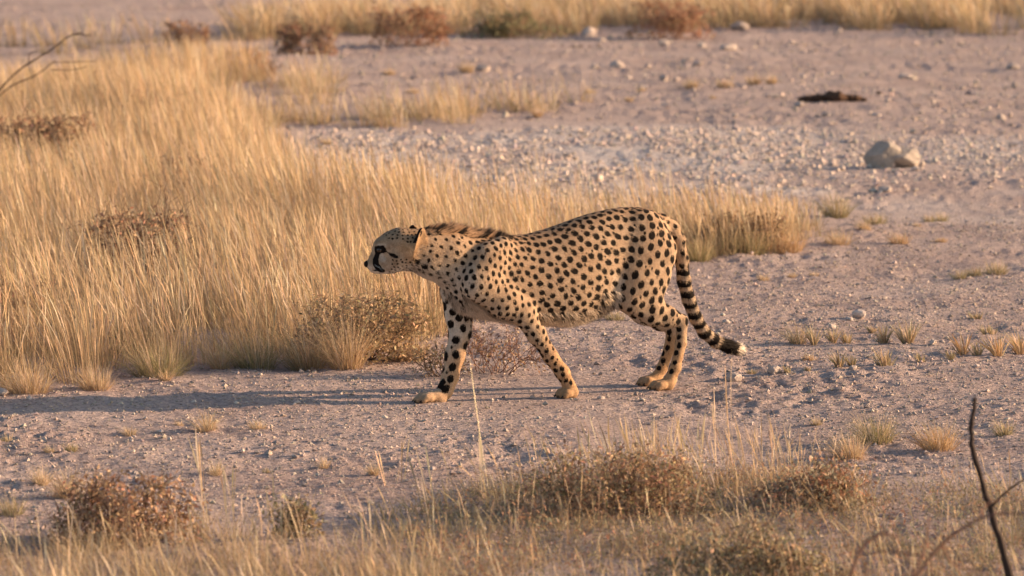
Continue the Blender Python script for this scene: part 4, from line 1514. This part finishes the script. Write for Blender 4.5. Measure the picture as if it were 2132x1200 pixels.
def rock_mesh(seed, sub=3, planes=11, rough=0.05, size=(1, 1, 0.75)):
    r = np.random.default_rng(seed)
    V, T = icosphere(sub)
    n = r.normal(0, 1, (planes, 3))
    n /= np.linalg.norm(n, axis=1)[:, None]
    d = r.uniform(0.62, 0.95, planes)
    dot = V @ n.T
    rad = np.min(np.where(dot > 0.05, d / np.maximum(dot, 0.05), 1.25), 1)
    rad = np.minimum(rad, 1.15)
    rad *= 1 + rough * (fbm(V[:, 0] * 3 + V[:, 2] * 2 + seed, V[:, 1] * 3 + V[:, 2], 3, seed) - 0.5) * 2
    return V * rad[:, None] * np.array(size), T


STONES = []
for k in range(9):
    V, T = rock_mesh(200 + k, 2, 9, 0.06)
    tone = np.random.default_rng(k).uniform(0.8, 1.15)
    o = mesh_obj('stone', V, T, M_STONE, colr=np.full(V.shape, tone) * [1, .985, .97], smooth=False, link=False)
    STONES.append(o)


def stone(px, py, wpx, hpx, label, group=None, name='stone'):
    g = G(px, py)
    s = pxm(py)
    a, c = 0.5 * wpx / s, 0.5 * hpx / s
    o = STONES[int(rng.integers(0, len(STONES)))].copy()
    o.name = name
    col.objects.link(o)
    o.scale = (a, a * rng.uniform(.75, 1.1), c / 0.75)
    o.rotation_euler = (0, 0, rng.random() * 6.28)
    o.location = (g[0], g[1], float(H(g[0], g[1])) + c * 0.62)
    return tag(o, label, 'stone', group)


def boulder(px, py, wpx, hpx, seed, label, planes=9, dy=0.0):
    g = G(px, py)
    s = pxm(py)
    a, c = 0.5 * wpx / s, 0.5 * hpx / s
    V, T = rock_mesh(seed, 4, planes, 0.05, (1, 1, 1))
    V = V * [a, a * 0.85, c]
    o = mesh_obj('boulder', V, T, M_ROCK, colr=np.ones(V.shape), smooth=False)
    o.location = (g[0], g[1] + dy, float(H(g[0], g[1])) + c * 0.80)
    return tag(o, label, 'boulder')


boulder(1838, 350, 72, 58, 21, 'large blocky pale boulder with a dark shaded face on the stony flat')
boulder(1882, 350, 58, 52, 34, 'smaller pale boulder leaning against the large blocky boulder')
SPECIAL = [
    (1790, 668, 30, 24, 'rounded stone alone on the soil between the tail tip and dry seedlings'),
    (1529, 796, 32, 24, 'angular pale stone, larger of the pair on the soil near the tail tip'),
    (1612, 788, 28, 22, 'pale stone, rounder one of the pair on the soil near the tail tip'),
    (1775, 782, 20, 14, 'small flat stone at the foot of a dry seedling'),
    (1942, 725, 20, 14, 'small pale stone among the sparse upright seedlings'),
    (1732, 694, 16, 16, 'small white stone beside the grey-green leafy seedling'),
    (1511, 678, 20, 12, 'low pale stone on the soil behind the tail'),
    (1770, 672, 16, 8, 'flat chip of stone beside the rounded lone stone'),
    (8, 828, 30, 20, 'pale stone at the foot of the wide dull straw tussock'),
    (1006, 146, 28, 22, 'rounded pale stone beside a straw tuft on the far flat'),
    (1845, 395, 30, 16, 'small pale stone on bare soil in front of the large boulder'),
    (1910, 345, 22, 14, 'small stone lying against the boulders'),
    (1225, 76, 44, 24, 'large white stone at the foot of the golden grass belt'),
    (1540, 66, 40, 24, 'leaning white stone beside the golden grass belt'),
    (1755, 50, 26, 16, 'white stone in front of the far golden grass'),
    (1382, 95, 34, 16, 'pale stone below the wide pinkish shrub'),
    (1515, 104, 34, 20, 'grey stone on the far flat below the leaning white stone'),
    (1382, 168, 22, 18, 'blocky grey stone on soil behind the straw tufts'),
    (2110, 146, 28, 18, 'pale stone on the empty far flat'),
    (1885, 166, 28, 14, 'flat tan stone on the empty far flat'),
    (1284, 138, 34, 18, 'pair-sized pale stone near the straw tuft on the far flat'),
    (1250, 830, 24, 7, 'flat pale chip on the soil behind the near forefoot'),
]
for px, py, wpx, hpx, lb in SPECIAL:
    stone(px, py, wpx, hpx, lb)
LB1 = 'fist-sized pale stone lying among the white gravel'
LB2 = 'scattered pale stone on the stony flat beyond the white gravel'
n1 = 0
while n1 < 150:
    px, py = rng.uniform(500, 2150), rng.uniform(290, 420)
    if not in_poly(np.array([px]), np.array([py]), np.array([(480, 300), (760, 280), (1500, 262), (2150, 280), (2150, 345), (1650, 370), (1450, 425), (900, 430), (640, 400)]))[0]:
        continue
    w_ = min(22, 8.5 + rng.exponential(3.5))
    h_ = w_ * rng.uniform(.5, .8)
    stone(px, py, w_, h_, stone_label('white gravel', px, py, w_, h_), 'pale stones in the white gravel band')
    n1 += 1
n1 = 0
while n1 < 130:
    px, py = rng.uniform(560, 2150), rng.uniform(75, 285)
    if px < 1100 and (py > 190 or py < 110):
        continue
    w_ = min(22, 8 + rng.exponential(3.2))
    h_ = w_ * rng.uniform(.45, .75)
    stone(px, py, w_, h_, stone_label('far stony flat', px, py, w_, h_), 'pale stones on the stony flat')
    n1 += 1


def gravel(name, poly, n, rmin, rmean, rmax, label, seed=None, thr=0.0, tones=(0.75, 1.15)):
    lo, hi = poly.min(0), poly.max(0)
    x, y = rng.uniform(lo[0], hi[0], n * 4), rng.uniform(lo[1], hi[1], n * 4)
    k = in_poly(x + rng.normal(0, 0.35, len(x)), y + rng.normal(0, 0.8, len(x)), poly)
    if seed is not None:
        k &= fbm(x / 0.8, y / 1.2, 3, seed) + rng.normal(0, 0.07, len(x)) > thr
    x, y = x[k][:n], y[k][:n]
    n = len(x)
    r = np.clip(rmin + rng.exponential(rmean - rmin, n), rmin, rmax)
    O = np.array([[1, 0, 0], [0, 1, 0], [-1, 0, 0], [0, -1, 0], [0, 0, 1], [0, 0, -1], ], float)
    F = np.array([[0, 1, 4], [1, 2, 4], [2, 3, 4], [3, 0, 4], [1, 0, 5], [2, 1, 5], [3, 2, 5], [0, 3, 5]])
    a = rng.random(n) * 6.28
    V = O[None] + rng.normal(0, 0.22, (n, 6, 3))
    ca, sa = np.cos(a)[:, None], np.sin(a)[:, None]
    X, Y = V[..., 0] * ca - V[..., 1] * sa, V[..., 0] * sa + V[..., 1] * ca
    V = np.stack([X, Y, V[..., 2] * rng.uniform(.5, .9, n)[:, None]], -1) * r[:, None, None]
    V += np.stack([x, y, H(x, y) + r * 0.25], 1)[:, None]
    T = (F[None] + (np.arange(n) * 6)[:, None, None]).reshape(-1, 3)
    C = rng.uniform(*tones, n)[:, None] * np.array([1, .97, .94]) * (1 + rng.normal(0, .03, (n, 3)))
    o = mesh_obj(name, V.reshape(-1, 3), T, M_STONE, colr=np.repeat(C, 6, 0))
    return tag(o, label, 'gravel', kind='stuff')


gravel('gravel', WHITE_BAND, 15000, .005, .0095, .032, 'white limestone gravel in a band behind the cheetah', 17, 0.33, (1.0, 1.35))
gravel('far_gravel', gpoly([(-300, 130), (-300, 5), (2400, 5), (2400, 300), (1500, 270), (700, 290), (480, 200), (300, 105)]), 13000, .006, .0105, .035, 'loose pale gravel over the far stony flat', 19, 0.40)
gravel('soil_grit', gpoly([(-260, 1180), (-260, 760), (900, 760), (1100, 600), (1700, 480), (2350, 410), (2350, 1180)]), 44000, .0028, .0048, .014, 'fine pale grit over the bare soil round the cheetah', 23, 0.34, (0.6, 1.2))


def litter():
    bag = Bag()
    poly = gpoly([(-260, 1180), (-260, 770), (900, 770), (1100, 640), (1700, 480), (2350, 410), (2350, 1180)])
    x, y = scatter(poly, 120, 29, 0.40, 0.4)
    n = len(x)
    a = rng.random(n) * 6.28
    ln = rng.uniform(.012, .045, n)
    B = np.stack([x, y, H(x, y) + .004], 1)
    D = np.stack([np.cos(a), np.sin(a), rng.uniform(0, .35, n)], 1)
    c = pick((TANB, DARKB, STRAW, REDB), n)
    blades(bag, B, D, ln, rng.normal(0, .1, (n, 3)) * [1, 1, 0], np.full(n, .0035), c, c, 2)
    o = bag.build('plant_litter', M_GRASS)
    tag(o, 'broken stalks and dry bits lying on the bare soil', 'litter', kind='stuff')


litter()


# ------------------------------------------------------------------ dung
def dung(px, py, wpx, hpx, n, label):
    g = G(px, py)
    s = pxm(py)
    org = np.array([g[0], g[1], float(H(g[0], g[1]))])
    root = empty('dung_heap', org)
    tag(root, label, 'dung')
    w = wpx / s
    for i in range(n):
        f = (i + 0.5) / n - 0.5
        r = hpx / s * 0.5 * (0.95 - 0.9 * abs(f - 0.03)) * rng.uniform(.55, 1.15)
        V, T = rock_mesh(500 + i + int(px), 3, 14, 0.22, (1.35, 1.2, 0.9))
        x = f * w
        V = V * r + [x, rng.normal(0, .02), max(r * 0.6, 0.012)]
        mesh_obj('dung_ball', V, T, M_DUNG, root, smooth=True)


dung(1735, 220, 136, 29, 13, 'long heap of dark brown dung on the stony flat')
dung(1831, 206, 13, 12, 1, 'single dark dung ball lying apart from the long heap')
dung(1200, 102, 150, 7, 8, 'flat dark line of old dung below the golden grass belt')
